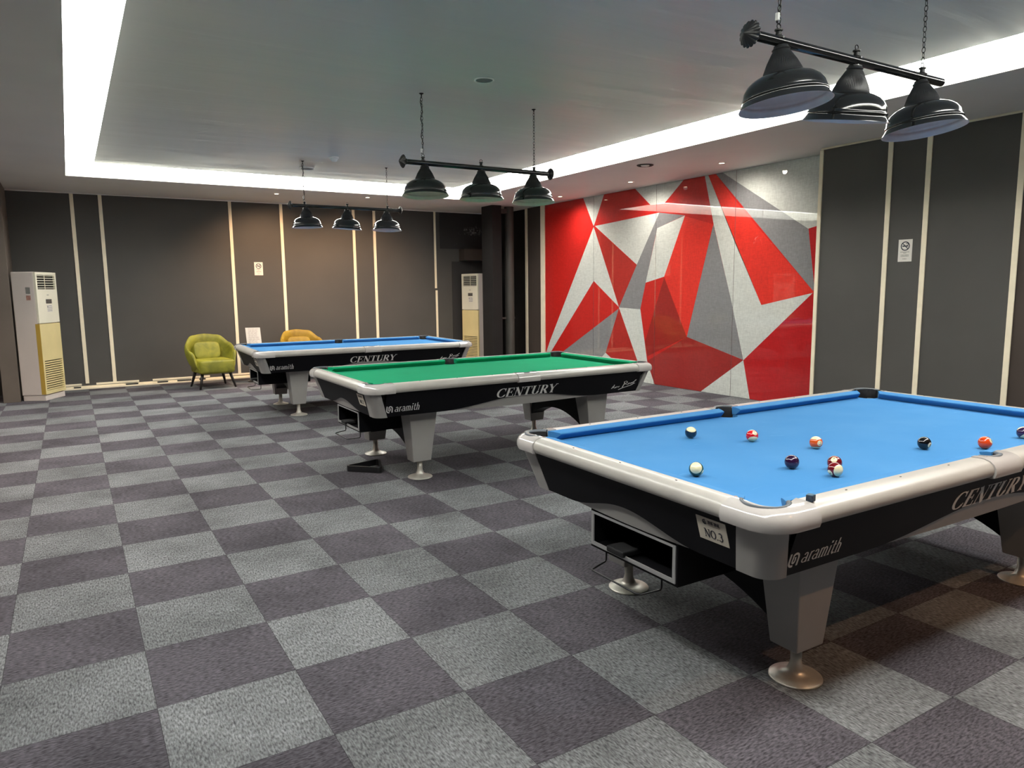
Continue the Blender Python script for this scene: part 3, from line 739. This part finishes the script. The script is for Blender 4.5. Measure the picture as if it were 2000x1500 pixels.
    # a runs along y; facing the -x end, right is -y
    bm = bmesh.new(); pz0, pz1, pa0, pa1 = .628, .716, .425, .560
    rows = [[g(pa0, pz0, .001), g(pa1, pz0, .001)], [g(pa0, pz1, .001), g(pa1, pz1, .001)]]
    loft(bm, [[g(pa0, pz0, .002), g(pa1, pz0, .002), g(pa1, pz1, .002), g(pa0, pz1, .002)], [g(pa0, pz0, 0), g(pa1, pz0, 0), g(pa1, pz1, 0), g(pa0, pz1, 0)]], close_u=True, caps=True)
    pl = obj('number_plate', bm, M_plate, t)
    bm = bmesh.new()
    text(bm, 'NO.' + number, lambda x, y, d: g(pa0 + .028 + x, pz0 + .014 + y, .0022 + d), .031, width=.086, tw=.07, kw=.16)
    draw(bm, [(arc(.5, .5, .42, .45, 60, 330, 14), .16), (arc(.5, .42, .2, .22, 0, 360, 10), .14)], lambda x, y, d: g(pa0 + .028 + x * .020, pz0 + .062 + y * .018, .0022 + d))
    for i in range(4):
        draw(bm, [([(0, .9), (1, .9)], .12), ([(.1, .5), (.9, .5)], .12), ([(.5, 1), (.5, 0)], .12), ([(0, .1), (1, .1)], .12), (V_(.08 if i % 2 else .9, .1, .9), .12)], lambda x, y, d, i=i: g(pa0 + .052 + i * .0145 + x * .0115, pz0 + .0665 + y * .012, .0022 + d))
    draw(bm, [([(0, 0), (1, 0)], .07)], lambda x, y, d: g(pa0 + .054 + x * .052, pz0 + .062, .0022 + d))
    obj('plate_print', bm, M_ink, pl)
    return t

tab3 = make_table(M_blue, '3'); tab3.location = (3.0168, -1.1105, 0); tab3.rotation_euler.z = -.0107
tag(tab3, 'blue-clothed pool table plated NO.3, nearest one, with balls scattered on it', 'pool table')
tab2 = make_table(M_green, '2'); tab2.location = (3.0332, 2.4733, 0); tab2.rotation_euler.z = -.0007
tag(tab2, 'green-clothed pool table in the middle of the row, plated NO.2', 'pool table')
tab1 = make_table(M_blue, '1'); tab1.location = (3.0202, 5.969, 0); tab1.rotation_euler.z = -.0277
tag(tab1, 'empty blue-clothed pool table farthest away, in front of the chairs', 'pool table')

# ------------------------------------------------------------------ balls
RB = .0286
def ballmat(name, col, stripe):
    mt = bpy.data.materials.new(name); mt.use_nodes = True; nt = mt.node_tree; N = nt.nodes; L = nt.links; b = N['Principled BSDF']
    b.inputs['Roughness'].default_value = .07; b.inputs['Coat Weight'].default_value = .6; b.inputs['Coat Roughness'].default_value = .02
    tc = N.new('ShaderNodeTexCoord'); nm = N.new('ShaderNodeVectorMath'); nm.operation = 'NORMALIZE'; L.new(tc.outputs['Object'], nm.inputs[0])
    sp = N.new('ShaderNodeSeparateXYZ'); L.new(nm.outputs[0], sp.inputs[0])
    ab = N.new('ShaderNodeMath'); ab.operation = 'ABSOLUTE'; L.new(sp.outputs['Z'], ab.inputs[0])
    g1 = N.new('ShaderNodeMath'); g1.operation = 'GREATER_THAN'; g1.inputs[1].default_value = .60 if stripe else 2.0; L.new(ab.outputs[0], g1.inputs[0])
    g2 = N.new('ShaderNodeMath'); g2.operation = 'GREATER_THAN'; g2.inputs[1].default_value = .905; L.new(sp.outputs['X'], g2.inputs[0])
    mx = N.new('ShaderNodeMath'); mx.operation = 'MAXIMUM'; L.new(g1.outputs[0], mx.inputs[0]); L.new(g2.outputs[0], mx.inputs[1])
    mi = N.new('ShaderNodeMix'); mi.data_type = 'RGBA'; mi.inputs['A'].default_value = (*col, 1); mi.inputs['B'].default_value = (.82, .74, .46, 1)
    L.new(mx.outputs[0], mi.inputs['Factor']); L.new(mi.outputs['Result'], b.inputs['Base Color'])
    return mt
def ball(x, y, col, stripe, num, pole, nd, label):
    z = HB + RB + .0003
    tow = -CAM_F
    V3 = lambda v: (CAM_R * v[0] + CAM_U * v[1] + tow * v[2]).normalized()
    X_ = V3(nd); Zp = V3(pole); Zp = (Zp - X_ * Zp.dot(X_)).normalized(); Y_ = Zp.cross(X_)
    bm = bmesh.new(); bmesh.ops.create_uvsphere(bm, u_segments=48, v_segments=28, radius=RB)
    o = obj('billiard_ball', bm, ballmat('ball_paint_%s' % num, col, stripe), smooth='all')
    mm = Matrix(((X_.x, Y_.x, Zp.x, x), (X_.y, Y_.y, Zp.y, y), (X_.z, Y_.z, Zp.z, z), (0, 0, 0, 1)))
    o.matrix_world = mm
    bm = bmesh.new()
    def f3(a, b_, d):
        v = Vector((RB, a, b_)).normalized() * (RB + .00015 + d); return v
    hh = .012; wd = .0095 if len(num) > 1 else .0068
    text(bm, num, lambda a, b_, d: f3(a - wd / 2, b_ - hh / 2, d), hh, width=wd, tw=.16, kw=.24, dz=.0001)
    obj('number', bm, M_ink, o)
    tag(o, label, 'billiard ball', group='balls on the nearest blue table')
    return o
ball(2.399, -.76, (.008, .022, .05), True, '10', (0, .85, .50), (.3, .5, -.85), 'dark navy striped ball showing a cream cap, closest to the far long cushion')
ball(2.582, -.98, (.62, .012, .02), True, '11', (0, -.82, .55), (.2, .52, .78), 'red-striped ball with its number up, between the navy striped and the orange striped ball')
ball(2.70, -1.243, (.74, .10, .012), True, '13', (.0, .95, .25), (.22, -.05, .97), 'orange-striped ball with cream top and number facing the viewer')
ball(1.892, -1.291, (.004, .06, .035), True, '14', (-.58, .52, .62), (.80, -.42, .42), 'green-striped ball with big cream cap, nearest the white end rail')
ball(2.30, -1.42, (.030, .008, .035), False, '4', (0, 1, 0), (.1, .2, -1), 'plain dark purple ball left of the two touching maroon balls')
ball(2.428, -1.525, (.17, .008, .012), False, '7', (.2, .6, -.4), (-.42, .55, .72), 'plain maroon ball half hidden behind the maroon striped ball')
ball(2.334, -1.592, (.17, .008, .012), True, '15', (.32, -.12, .94), (-.86, -.46, .22), 'maroon-striped ball with a cream cap, in front of the plain maroon ball')
ball(3.086, -1.52, (.006, .006, .007), False, '8', (0, 1, 0), (.45, -.28, .85), 'plain black ball near the side pocket')
ball(3.316, -1.665, (.72, .065, .008), False, '5', (-.3, .7, 0), (.52, .38, .76), 'plain orange ball right beside the near side pocket')
ball(3.70, -1.652, (.035, .012, .06), True, '12', (.15, -.80, .55), (.25, .55, .80), 'purple-striped ball cut by the right edge of the picture')

# cue chalk on the rail
t = empty('cue_chalk', (1.842, -1.842, .8137), .25); tag(t, 'small dark cube of cue chalk on the white rail near the corner pocket', 'chalk')
obj('wrapper', B((-.0115, .0115, -.0115, .0115, 0, .021)), M_chalk, t, bevel=.0008)
bm = bmesh.new(); lathe(bm, [(.0112, .021), (.0105, .0225), (.006, .0215), (.001, .0205)], 20); obj('chalk_face', bm, M_chalkt, t)

# triangle rack on the floor
A_, B_, C_ = Vector((1.71, 2.49)), Vector((1.935, 2.26)), Vector((2.03, 2.56))
ctr = (A_ + B_ + C_) / 3
def tri_outline(off, rad=.03, n=6):
    pts = []
    V = [A_, B_, C_]
    for i in range(3):
        p = V[i]; a = (V[i-1] - p).normalized(); b = (V[(i+1) % 3] - p).normalized(); bis = (a + b).normalized()
        half = math.acos(max(-1, min(1, a.dot(b)))) / 2
        c = p + bis * ((off + rad) / math.sin(half)) if off + rad > 0 else p
        r = rad
        sa = math.atan2(-(a.x), a.y) ; 
        n1 = (-bis).angle(Vector((1, 0)))
        base = math.atan2(-bis.y, -bis.x); sw = PI / 2 - half
        for k_ in range(n + 1):
            an = base - sw + 2 * sw * k_ / n
            pts.append((c.x + r * math.cos(an) - ctr.x, c.y + r * math.sin(an) - ctr.y))
    return pts
bm = bmesh.new()
oo = tri_outline(-.012, .034); ii = tri_outline(.006, .016)
loft(bm, [[(x, y, 0.001) for x, y in ii], [(x, y, 0.001) for x, y in oo], [(x, y, .046) for x, y in oo], [(x, y, .050) for x, y in [(a * .985, b * .985) for a, b in oo]], [(x, y, .050) for x, y in ii]], close_u=True, close_v=True)
o = obj('triangle_rack', bm, M_rack, smooth=40, loc=(ctr.x, ctr.y, 0)); tag(o, 'black triangle ball rack lying on the carpet by the green table', 'ball rack')

# ------------------------------------------------------------------ hanging lamps
def chain(bm, x, y, z0, z1):
    L_ = .034; n = int((z1 - z0) / (L_ * .74)); st = (z1 - z0) / n
    for i in range(n):
        zc = z0 + st * (i + .5); pts = []
        for k_ in range(12):
            a = 2 * PI * k_ / 12; u = .0085 * math.cos(a); v = (L_ / 2 - .0018) * math.sin(a)
            pts.append((x + (u if i % 2 else 0), y + (0 if i % 2 else u), zc + v))
        tube(bm, pts, .0021, 6, closed=True)
SHADE_O = [(.036, -.040), (.042, -.050), (.064, -.088), (.082, -.128), (.086, -.140), (.091, -.144)]
SHADE_B = [(.091, -.144), (.112, -.150), (.138, -.162), (.160, -.180), (.174, -.202), (.180, -.226), (.1805, -.232), (.186, -.236), (.186, -.242), (.183, -.246), (.188, -.256), (.200, -.272), (.2025, -.277)]
def make_lamp(tilts, right_cap=True):
    t = empty('hanging_lamp')
    xr = .755
    bm = bmesh.new(); lathe(bm, [(.020, -xr + .03), (.0215, -xr + .032), (.0215, xr - (.03 if right_cap else 0)), (.016, xr - (.03 if right_cap else 0)), (.016, xr - .06)], 28, axis='x', caps=True)
    obj('bar', bm, M_lamp, t, smooth=40)
    for sx in ((-1, 1) if right_cap else (-1,)):
        bm = bmesh.new()
        pr = [(.024, -.030), (.026, -.026), (.024, -.020), (.034, -.012), (.052, -.004), (.054, 0), (.044, .012), (.018, .030), (.008, .036), (.002, .040)]
        lathe(bm, pr, 48, axis='x', amp=lambda k_, z: .05 * (1 if (k_ % 3) else -1.2) if -.012 < z < .03 else 0)
        for v in bm.verts: v.co.x = sx * (v.co.x + xr)
        obj('end_cap', bm, M_lampr, t, smooth=30)
    for i, sx in enumerate((-.57, 0, .57)):
        bm = bmesh.new()
        lathe(bm, [(.024, .010), (.025, .018), (.014, .024), (.012, .040), (.018, .044), (.018, .050), (.008, .054), (.003, .055)], 20, cx=sx)
        tube(bm, [(sx + .012 * math.cos(2 * PI * k_ / 14), 0, .062 + .012 * math.sin(2 * PI * k_ / 14)) for k_ in range(14)], .0025, 6, closed=True)
        obj('hanger', bm, M_chain, t, smooth=40)
    for i, sx in enumerate((-.556, 0, .556)):
        bm = bmesh.new(); lathe(bm, SHADE_O, 120, amp=lambda k_, z: .022 * (1 if k_ % 2 else -1) if -.135 < z < -.045 else 0)
        lathe(bm, [(.030, -.018), (.032, -.026), (.040, -.034), (.036, -.040)], 24)
        sh = obj('lamp_shade', bm, M_lampr, t, smooth=60)
        sh.location = (sx, 0, 0)
        bm = bmesh.new(); lathe(bm, SHADE_B, 64); obj('bowl', bm, M_lamp, sh, smooth='all')
        bm = bmesh.new(); lathe(bm, [(.2025, -.277), (.198, -.2765)] + [(r - .003, z - .001) for r, z in SHADE_B[::-1][1:]] + [(.05, -.13), (.03, -.10), (.002, -.095)], 64); obj('inner_lining', bm, M_lampi, sh, smooth='all')
        bm = bmesh.new(); lathe(bm, [(.016, -.012), (.018, -.026), (.026, -.030), (.026, -.036), (.014, -.040)], 20); obj('socket_collar', bm, M_steel, sh, smooth=40)
        bm = bmesh.new(); lathe(bm, [(.018, -.10), (.019, -.15), (.015, -.165), (.001, -.166)], 20); obj('bulb_socket', bm, M_plast, sh, smooth=40)
        sh.rotation_euler = tilts[i]
    top = ZP - LZ
    for i, sx in enumerate((-.57, .57)):
        bm = bmesh.new(); chain(bm, sx, 0, .074, top - .012)
        lathe(bm, [(.020, top - .0005), (.020, top - .004), (.006, top - .012), (.004, top - .022)], 16, cx=sx)
        obj('chain', bm, M_chain, t, smooth='all')
    bm = bmesh.new(); pts = []
    for k_ in range(15):
        u = k_ / 14; pts.append((-.57 - .009 * math.cos(u * 22) - .004, .010 * math.sin(u * 22), .075 + (top - .08) * u))
    tube(bm, pts, .0032, 8); obj('power_cord', bm, M_rack, t, smooth='all')
    bm = bmesh.new(); box(bm, -.588, -.574, -.008, .008, .085, .118); box(bm, -.584, -.570, -.006, .010, .10, .108); obj('cord_connector', bm, M_plast, t, bevel=.002)
    return t
LZ = 2.582
D = math.radians
la = make_lamp([(D(-5), D(-4), 0), (D(11), D(-3), 0), (D(-6), D(-3), 0)], right_cap=False); la.location = (3.187, -1.02, LZ)
tag(la, 'black three-shade hanging lamp over the nearest blue table, missing its right end cap', 'lamp')
lb = make_lamp([(D(-3), D(1), 0), (D(0), D(0), 0), (D(-3), D(1), 0)]); lb.location = (3.100, 2.57, LZ)
tag(lb, 'black three-shade hanging lamp over the green table', 'lamp')
lc = make_lamp([(D(0), D(-2), 0), (D(3), D(3), 0), (D(-2), D(2), 0)]); lc.location = (3.11, 6.27, LZ + .01)
tag(lc, 'black three-shade hanging lamp farthest away over the empty blue table', 'lamp')
for o in lc.children:
    if o.name.startswith(('chain', 'power_cord')): o.scale.z = (ZP - LZ - .01) / (ZP - LZ)

# ------------------------------------------------------------------ downlights, detectors, vents
def downlight(x, y, col, power, label, tgt=None, size=math.radians(75), blend=.8, z=ZC):
    t = empty('downlight', (x, y, z)); tag(t, label, 'ceiling light', group='small recessed ceiling spots')
    bm = bmesh.new(); lathe(bm, [(.052, -.0005), (.052, -.004), (.046, -.007), (.034, -.006), (.033, -.0005)], 32); obj('trim_ring', bm, M_soffit, t, smooth='all')
    bm = bmesh.new(); lathe(bm, [(.032, -.003), (.012, -.0045), (.001, -.005)], 24); obj('lens', bm, M_glow, t, smooth='all')
    l = bpy.data.lights.new('spot', 'SPOT'); l.energy = power; l.color = col; l.spot_size = size; l.spot_blend = blend; l.shadow_soft_size = .03
    lo = bpy.data.objects.new('spot', l); C.objects.link(lo); lo.parent = t; lo.location = (0, 0, -.02)
    if tgt:
        d = Vector(tgt) - Vector((x, y, z)); lo.rotation_euler = d.to_track_quat('-Z', 'Y').to_euler()
W_ = (1.0, .62, .36)
downlight(2.77, 8.62, W_, SPOT_BACK, 'warm spot in the far soffit, left one of two, above the green chairs', (2.95, 10.0, .7), D(120))
downlight(4.20, 8.42, W_, SPOT_BACK, 'warm spot in the far soffit, right one of two', (4.35, 9.9, .5), D(120))
N_ = (1.0, .92, .82)
downlight(7.02, 6.89, N_, SPOT_RIGHT, 'spot before the mural, farthest one, beside the middle lamp', (7.35, 6.89, 1.2), D(150), 1.0)
downlight(6.96, 5.03, N_, SPOT_RIGHT, 'spot before the mural, middle one of three', (7.35, 5.03, 1.2), D(150), 1.0)
downlight(6.91, 3.25, N_, SPOT_RIGHT, 'spot before the mural, nearest one of three', (7.35, 3.25, 1.2), D(150), 1.0)
# the same kind of spots over the side of the room behind the near table
PW = (1.0, .80, .68)
downlight(-1.75, 2.6, PW, SPOT_LEFT, 'small ceiling spot left of the picture, nearer one', (-1.5, 2.6, 0), D(125))
downlight(-1.75, 6.2, PW, SPOT_LEFT, 'small ceiling spot left of the picture, farther one', (-1.5, 6.2, 0), D(125))
FW = (1.0, .55, .28)
downlight(3.0, -3.55, FW, SPOT_FRONT, 'warm spot in the soffit beside the viewer, nearer one', (3.0, -3.0, 0), D(100))
downlight(5.2, -3.55, FW, SPOT_FRONT, 'warm spot in the soffit beside the viewer, farther one', (5.2, -3.0, 0), D(100))

def disc(name, x, y, z, prof, m, lab, cat, n=36):
    bm = bmesh.new(); lathe(bm, prof, n); o = obj(name, bm, m, smooth='all', loc=(x, y, z)); tag(o, lab, cat); return o
t = empty('ceiling_speaker', (2.80, 1.96, ZP)); tag(t, 'round grey ceiling speaker flush in the ceiling above the green table', 'speaker')
bm = bmesh.new(); lathe(bm, [(.080, -.0005), (.080, -.006), (.072, -.009), (.066, -.006)], 40); obj('rim', bm, M_plast, t, smooth='all')
bm = bmesh.new(); lathe(bm, [(.066, -.004), (.03, -.006), (.001, -.0065)], 40); obj('grille', bm, M_spk, t, smooth='all')
t = empty('ceiling_speaker', (2.74, 6.78, ZP)); tag(t, 'round white-rimmed ceiling speaker beside the chain of the farthest lamp', 'speaker')
bm = bmesh.new(); lathe(bm, [(.10, -.0005), (.10, -.012), (.09, -.018), (.08, -.012)], 40); obj('rim', bm, M_plast, t, smooth='all')
bm = bmesh.new(); lathe(bm, [(.08, -.010), (.03, -.012), (.001, -.0125)], 40); obj('grille', bm, M_spk, t, smooth='all')
t = empty('smoke_detector', (2.81, 5.83, ZP)); tag(t, 'white smoke detector on the grey ceiling before the farthest lamp', 'smoke detector')
bm = bmesh.new(); lathe(bm, [(.062, -.0005), (.062, -.014), (.056, -.018), (.05, -.018)], 36); obj('base', bm, M_plast, t, smooth=40)
bm = bmesh.new(); lathe(bm, [(.05, -.018), (.044, -.030), (.034, -.048), (.024, -.055), (.001, -.056)], 36, amp=lambda k_, z: -.06 if (k_ % 6 == 0 and -.046 < z < -.02) else 0); obj('chamber', bm, M_plast, t, smooth=40)
t = empty('ceiling_vent', (6.16, 3.82, ZC)); tag(t, 'round dark air vent in the soffit before the mural', 'vent')
bm = bmesh.new(); lathe(bm, [(.105, -.0005), (.105, -.006), (.095, -.012), (.082, -.008), (.080, -.0005)], 40); obj('ring', bm, M_brown, t, smooth='all')
bm = bmesh.new(); lathe(bm, [(.055, -.004), (.05, -.014), (.001, -.016)], 32); obj('centre_disc', bm, M_soffit, t, smooth='all')
bm = bmesh.new(); lathe(bm, [(.080, -.0015), (.001, -.0015)], 32); obj('throat', bm, M_slot, t)

# ------------------------------------------------------------------ floor-standing air conditioners
def make_ac(name, loc, rz, label):
    """front faces local -y, origin front-left foot corner (seen from the front), width .5, depth .33"""
    t = empty(name, loc, rz); tag(t, label, 'air conditioner', group='floor-standing air conditioners in the corners')
    W, Dp, H = .50, .33, 1.80
    obj('plinth', B((.01, W - .01, .012, Dp - .01, 0, .075)), M_ac, t, bevel=.004)
    obj('cabinet', B((0, W, .03, Dp, .075, H)), M_ac, t, bevel=.012)
    # front frame made of upper and lower panels with openings
    up = obj('upper_panel', B((.0, .035, 0, .03, 1.09, H - .004), (W - .035, W, 0, .03, 1.09, H - .004), (.035, W - .035, 0, .03, 1.09, 1.56), (.035, W - .035, 0, .03, 1.76, H - .004)), M_acf, t)
    g = obj('outlet_grille', B((.035, W - .035, .026, .03, 1.56, 1.76)), M_slot, t)
    bm = bmesh.new()
    for i in range(6):
        z = 1.578 + i * .034; box(bm, .036, W - .036, -.002, .024, z - .004, z + .005)
    obj('louvres', bm, M_acf, g)
    bm = bmesh.new()
    for i in range(1): box(bm, .245, .255, .018, .024, 1.562, 1.758)
    obj('vane', bm, M_acf, g)
    lo = obj('lower_panel', B((.0, .035, 0, .03, .09, 1.08), (W - .035, W, 0, .03, .09, 1.08), (.035, W - .035, 0, .03, .56, 1.08), (.035, W - .035, 0, .03, .09, .14)), M_acy, t)
    obj('side_strip', B((-.002, .0, .002, .06, .09, 1.08)), M_acd, lo)
    g = obj('intake_grille', B((.035, W - .035, .026, .03, .14, .56)), M_slot, t)
    bm = bmesh.new(); n = 13
    for i in range(n):
        z = .146 + i * (.414 / n); box(bm, .036, W - .036, -.001, .022, z, z + .018)
    obj('louvres', bm, M_acy, g)
    obj('display', B((.20, .34, -.003, .001, 1.36, 1.42)), mat('ac_display', (.10, .09, .08), .3, noise=(40, .2)), up)
    obj('sticker', B((.215, .345, -.0012, .001, 1.24, 1.345)), M_paper, up)
    bm = bmesh.new()
    for i, (a, b_) in enumerate(((.255, .33), (.255, .34), (.225, .34), (.225, .335))): box(bm, a, b_, -.002, -.0012, 1.325 - i * .024, 1.332 - i * .024)
    box(bm, .225, .243, -.002, -.0012, 1.298, 1.330)
    obj('sticker_print', bm, M_inkg, up)
    bm = B((.235, .285, -.001, .001, 1.475, 1.483)); obj('badge', bm, M_inkg, up)
    # rating plate and hose mark on the side panel
    s = obj('rating_plate', B((-.0012, .0, .085, .145, 1.50, 1.585)), M_inkg, t)
    s = obj('warning_label', B((-.0012, .0, .085, .145, 1.41, 1.475)), mat('label_red', (.42, .22, .17), .6, noise=(60, .4)), t)
    bm = bmesh.new(); tube(bm, [(-.0002, .10 + .035 * math.cos(2 * PI * k_ / 20), .22 + .035 * math.sin(2 * PI * k_ / 20)) for k_ in range(20)], .0016, 6, closed=True); obj('knockout', bm, M_ac, t)
    return t
make_ac('air_conditioner', (-.532, 8.712, 0), D(62), 'yellowed white floor-standing air conditioner by the pillar at the left wall')
ac2 = make_ac('air_conditioner', (6.60, 9.72, 0), D(-79), 'yellowed white floor-standing air conditioner behind the table row, beside the dark column')

# ------------------------------------------------------------------ tub armchairs
def make_chair(m, label, loc, rz, cushion=True):
    t = empty('armchair', loc, rz); tag(t, label, 'chair', group='velvet tub armchairs by the back wall')
    def lerp(tab, a):
        a = abs(a)
        for (a0, v0), (a1, v1) in zip(tab, tab[1:]):
            if a <= a1:
                u = (a - a0) / (a1 - a0); u = u * u * (3 - 2 * u); return v0 + (v1 - v0) * u
        return tab[-1][1]
    top = [(0, .82), (35, .80), (70, .68), (95, .605), (118, .56), (135, .30)]
    # rounded shell: angle 0 = back (+y), open to the front (-y)
    rows = []; n = 44
    prof = [(0.0, 0), (.25, 0), (.5, 0), (.75, 0), (.93, 0), (1.0, .25), (1.03, .5), (1.0, .75), (.93, 1), (.75, 1), (.5, 1), (.25, 1), (.0, 1)]
    for u, s in prof:
        row = []
        for i in range(n + 1):
            a = -135 + 270 * i / n; ar = math.radians(a); zt = lerp(top, a)
            z = .245 + (zt - .245) * min(u, 1) + (.012 if u > 1 else 0)
            fl = min(u, 1)
            grow = .68 + .34 * math.sin(min(1, fl * 1.15) * PI / 2)
            rx = .375 * grow; ry = .36 * (grow * .75 + .25) + .02 * fl
            th = .065 if fl < .95 else .055
            if abs(a) > 120: th *= .75
            rr = 1 - s * th / .36
            row.append((rx * rr * math.sin(ar), ry * rr * math.cos(ar) + .02, z))
        rows.append(row)
    bm = bmesh.new(); R_ = loft(bm, rows, close_v=True)
    for e in (0, -1): bm.faces.new([r[e] for r in R_])
    o = obj('backrest', bm, m, t, smooth='all'); sd = o.modifiers.new('sub', 'SUBSURF'); sd.levels = 2; sd.render_levels = 2
    # seat
    def superpad(cx, cy, cz, a, b, c, ex=.35, ez=.5, n1=20, n2=36):
        bm = bmesh.new(); rows = []
        pw = lambda v, e: math.copysign(abs(v) ** e, v)
        for i in range(n1 + 1):
            ph = -PI / 2 + PI * i / n1
            rows.append([(cx + a * pw(math.cos(ph), ez) * pw(math.cos(2 * PI * j / n2), ex), cy + b * pw(math.cos(ph), ez) * pw(math.sin(2 * PI * j / n2), ex), cz + c * pw(math.sin(ph), ez)) for j in range(n2)])
        loft(bm, rows, close_u=True); bmesh.ops.remove_doubles(bm, verts=bm.verts, dist=.0005); return bm
    obj('seat', superpad(0, -.035, .342, .268, .30, .112, .22, .28), m, t, smooth='all')
    if cushion:
        o = obj('cushion', superpad(0, 0, 0, .20, .055, .145, .22, .50), m, t, smooth='all'); o.location = (-.02, .175, .565); o.rotation_euler = (D(-16), 0, 0)
    for sx in (-1, 1):
        for sy in (-1, 1):
            bm = bmesh.new(); tube(bm, [(sx * .20, sy * .19 - .01, .27), (sx * .235, sy * .225 - .01, .13), (sx * .268, sy * .262 - .01, 0.0)], [.026, .021, .015], 12)
            obj('leg', bm, M_legb, t, smooth='all')
    return t
make_chair(M_olive, 'olive green velvet tub chair with a loose cushion, left of the far table', (1.70, 8.93, 0), D(7))
make_chair(M_velvet_lit, 'velvet tub chair, mustard from warm light put into its colour, with only its rounded back showing above the far table', (3.24, 9.22, 0), D(4))

# side table and price list between the chairs
t = empty('side_table', (2.42, 9.22, 0)); tag(t, 'small round side table between the two tub chairs, holding the price list', 'side table')
bm = bmesh.new(); lathe(bm, [(.20, .585), (.20, .60), (.001, .60)], 36); lathe(bm, [(.20, .585), (.001, .585)], 36); obj('tabletop', bm, M_legb, t)
bm = bmesh.new(); lathe(bm, [(.015, .585), (.015, .02)], 16); obj('column', bm, M_legb, t, smooth='all')
bm = bmesh.new(); lathe(bm, [(.015, .02), (.13, .012), (.13, 0)], 32, caps=True); obj('foot', bm, M_legb, t)
t = empty('price_list', (2.415, 9.15, .601), D(-24)); tag(t, 'white printed price list card standing above the far table rail', 'sign')
bm = B((-.118, .118, -.003, .003, 0, .30)); 
for v in bm.verts: v.co.y += v.co.z * .18; v.co.x -= v.co.z * .10
obj('card', bm, M_paper, t)
bm = bmesh.new(); rr = random.Random(5)
for i in range(13):
    z = .275 - i * .019; x0 = -.085 + rr.uniform(0, .01)
    for j in range(3):
        x1 = x0 + rr.uniform(.03, .055); vs = box(bm, x0, min(x1, .095), -.0042, -.003, z, z + .006)
        x0 = x1 + .01
for v in bm.verts: v.co.y += v.co.z * .18; v.co.x -= v.co.z * .10
obj('print', bm, mat('print_pinkgrey', (.45, .36, .33), .6, noise=(30, .2)), t)
bm = B((-.10, .10, -.03, .06, -.0005, .008)); obj('stand', bm, M_plast, t)

# ------------------------------------------------------------------ no smoking signs
def nosmoke(f3root, name_lab, h=.225, wd=.145):
    t = f3root; tag(t, name_lab, 'sign', group='no smoking signs')
    bm = B((-wd / 2, wd / 2, -.003, 0, 0, h)); obj('board', bm, M_paper, t, bevel=.0015)
    bm = bmesh.new(); f = lambda x, z, d: (x, -.0031 - d, z)
    cz = h * .70; r = wd * .29
    draw(bm, [(arc(0, cz, r, r, 0, 360, 28), .010), ([(-r * .7, cz + r * .7), (r * .7, cz - r * .7)], .008), ([(-r * .72, cz), (r * .72, cz)], .012)], f, dz=.0004)
    draw(bm, [(arc(r * .45, cz + r * .45, r * .28, r * .22, -90, 180, 8), .006)], f, dz=.0004)
    obj('symbol', bm, M_ink, t)
    bm = bmesh.new(); rr = random.Random(11)
    for z, n in ((.42, 9), (.37, 3), (.28, 8), (.23, 8), (.11, 4)):
        w_ = wd * .072 * n
        for j in range(n):
            x = -w_ / 2 + j * w_ / n
            box(bm, x, x + w_ / n * rr.uniform(.55, .8), -.0036, -.003, z * h, z * h + .007)
    obj('print', bm, M_inkg, t)
a = empty('no_smoking_sign', (2.70, YB, 1.775)); nosmoke(a, 'white no smoking sign on the brown-lit back wall between two trims')
a = empty('no_smoking_sign', (XR, 1.02, 1.735), D(-90)); nosmoke(a, 'white no smoking sign on the narrow charcoal panel of the right wall')
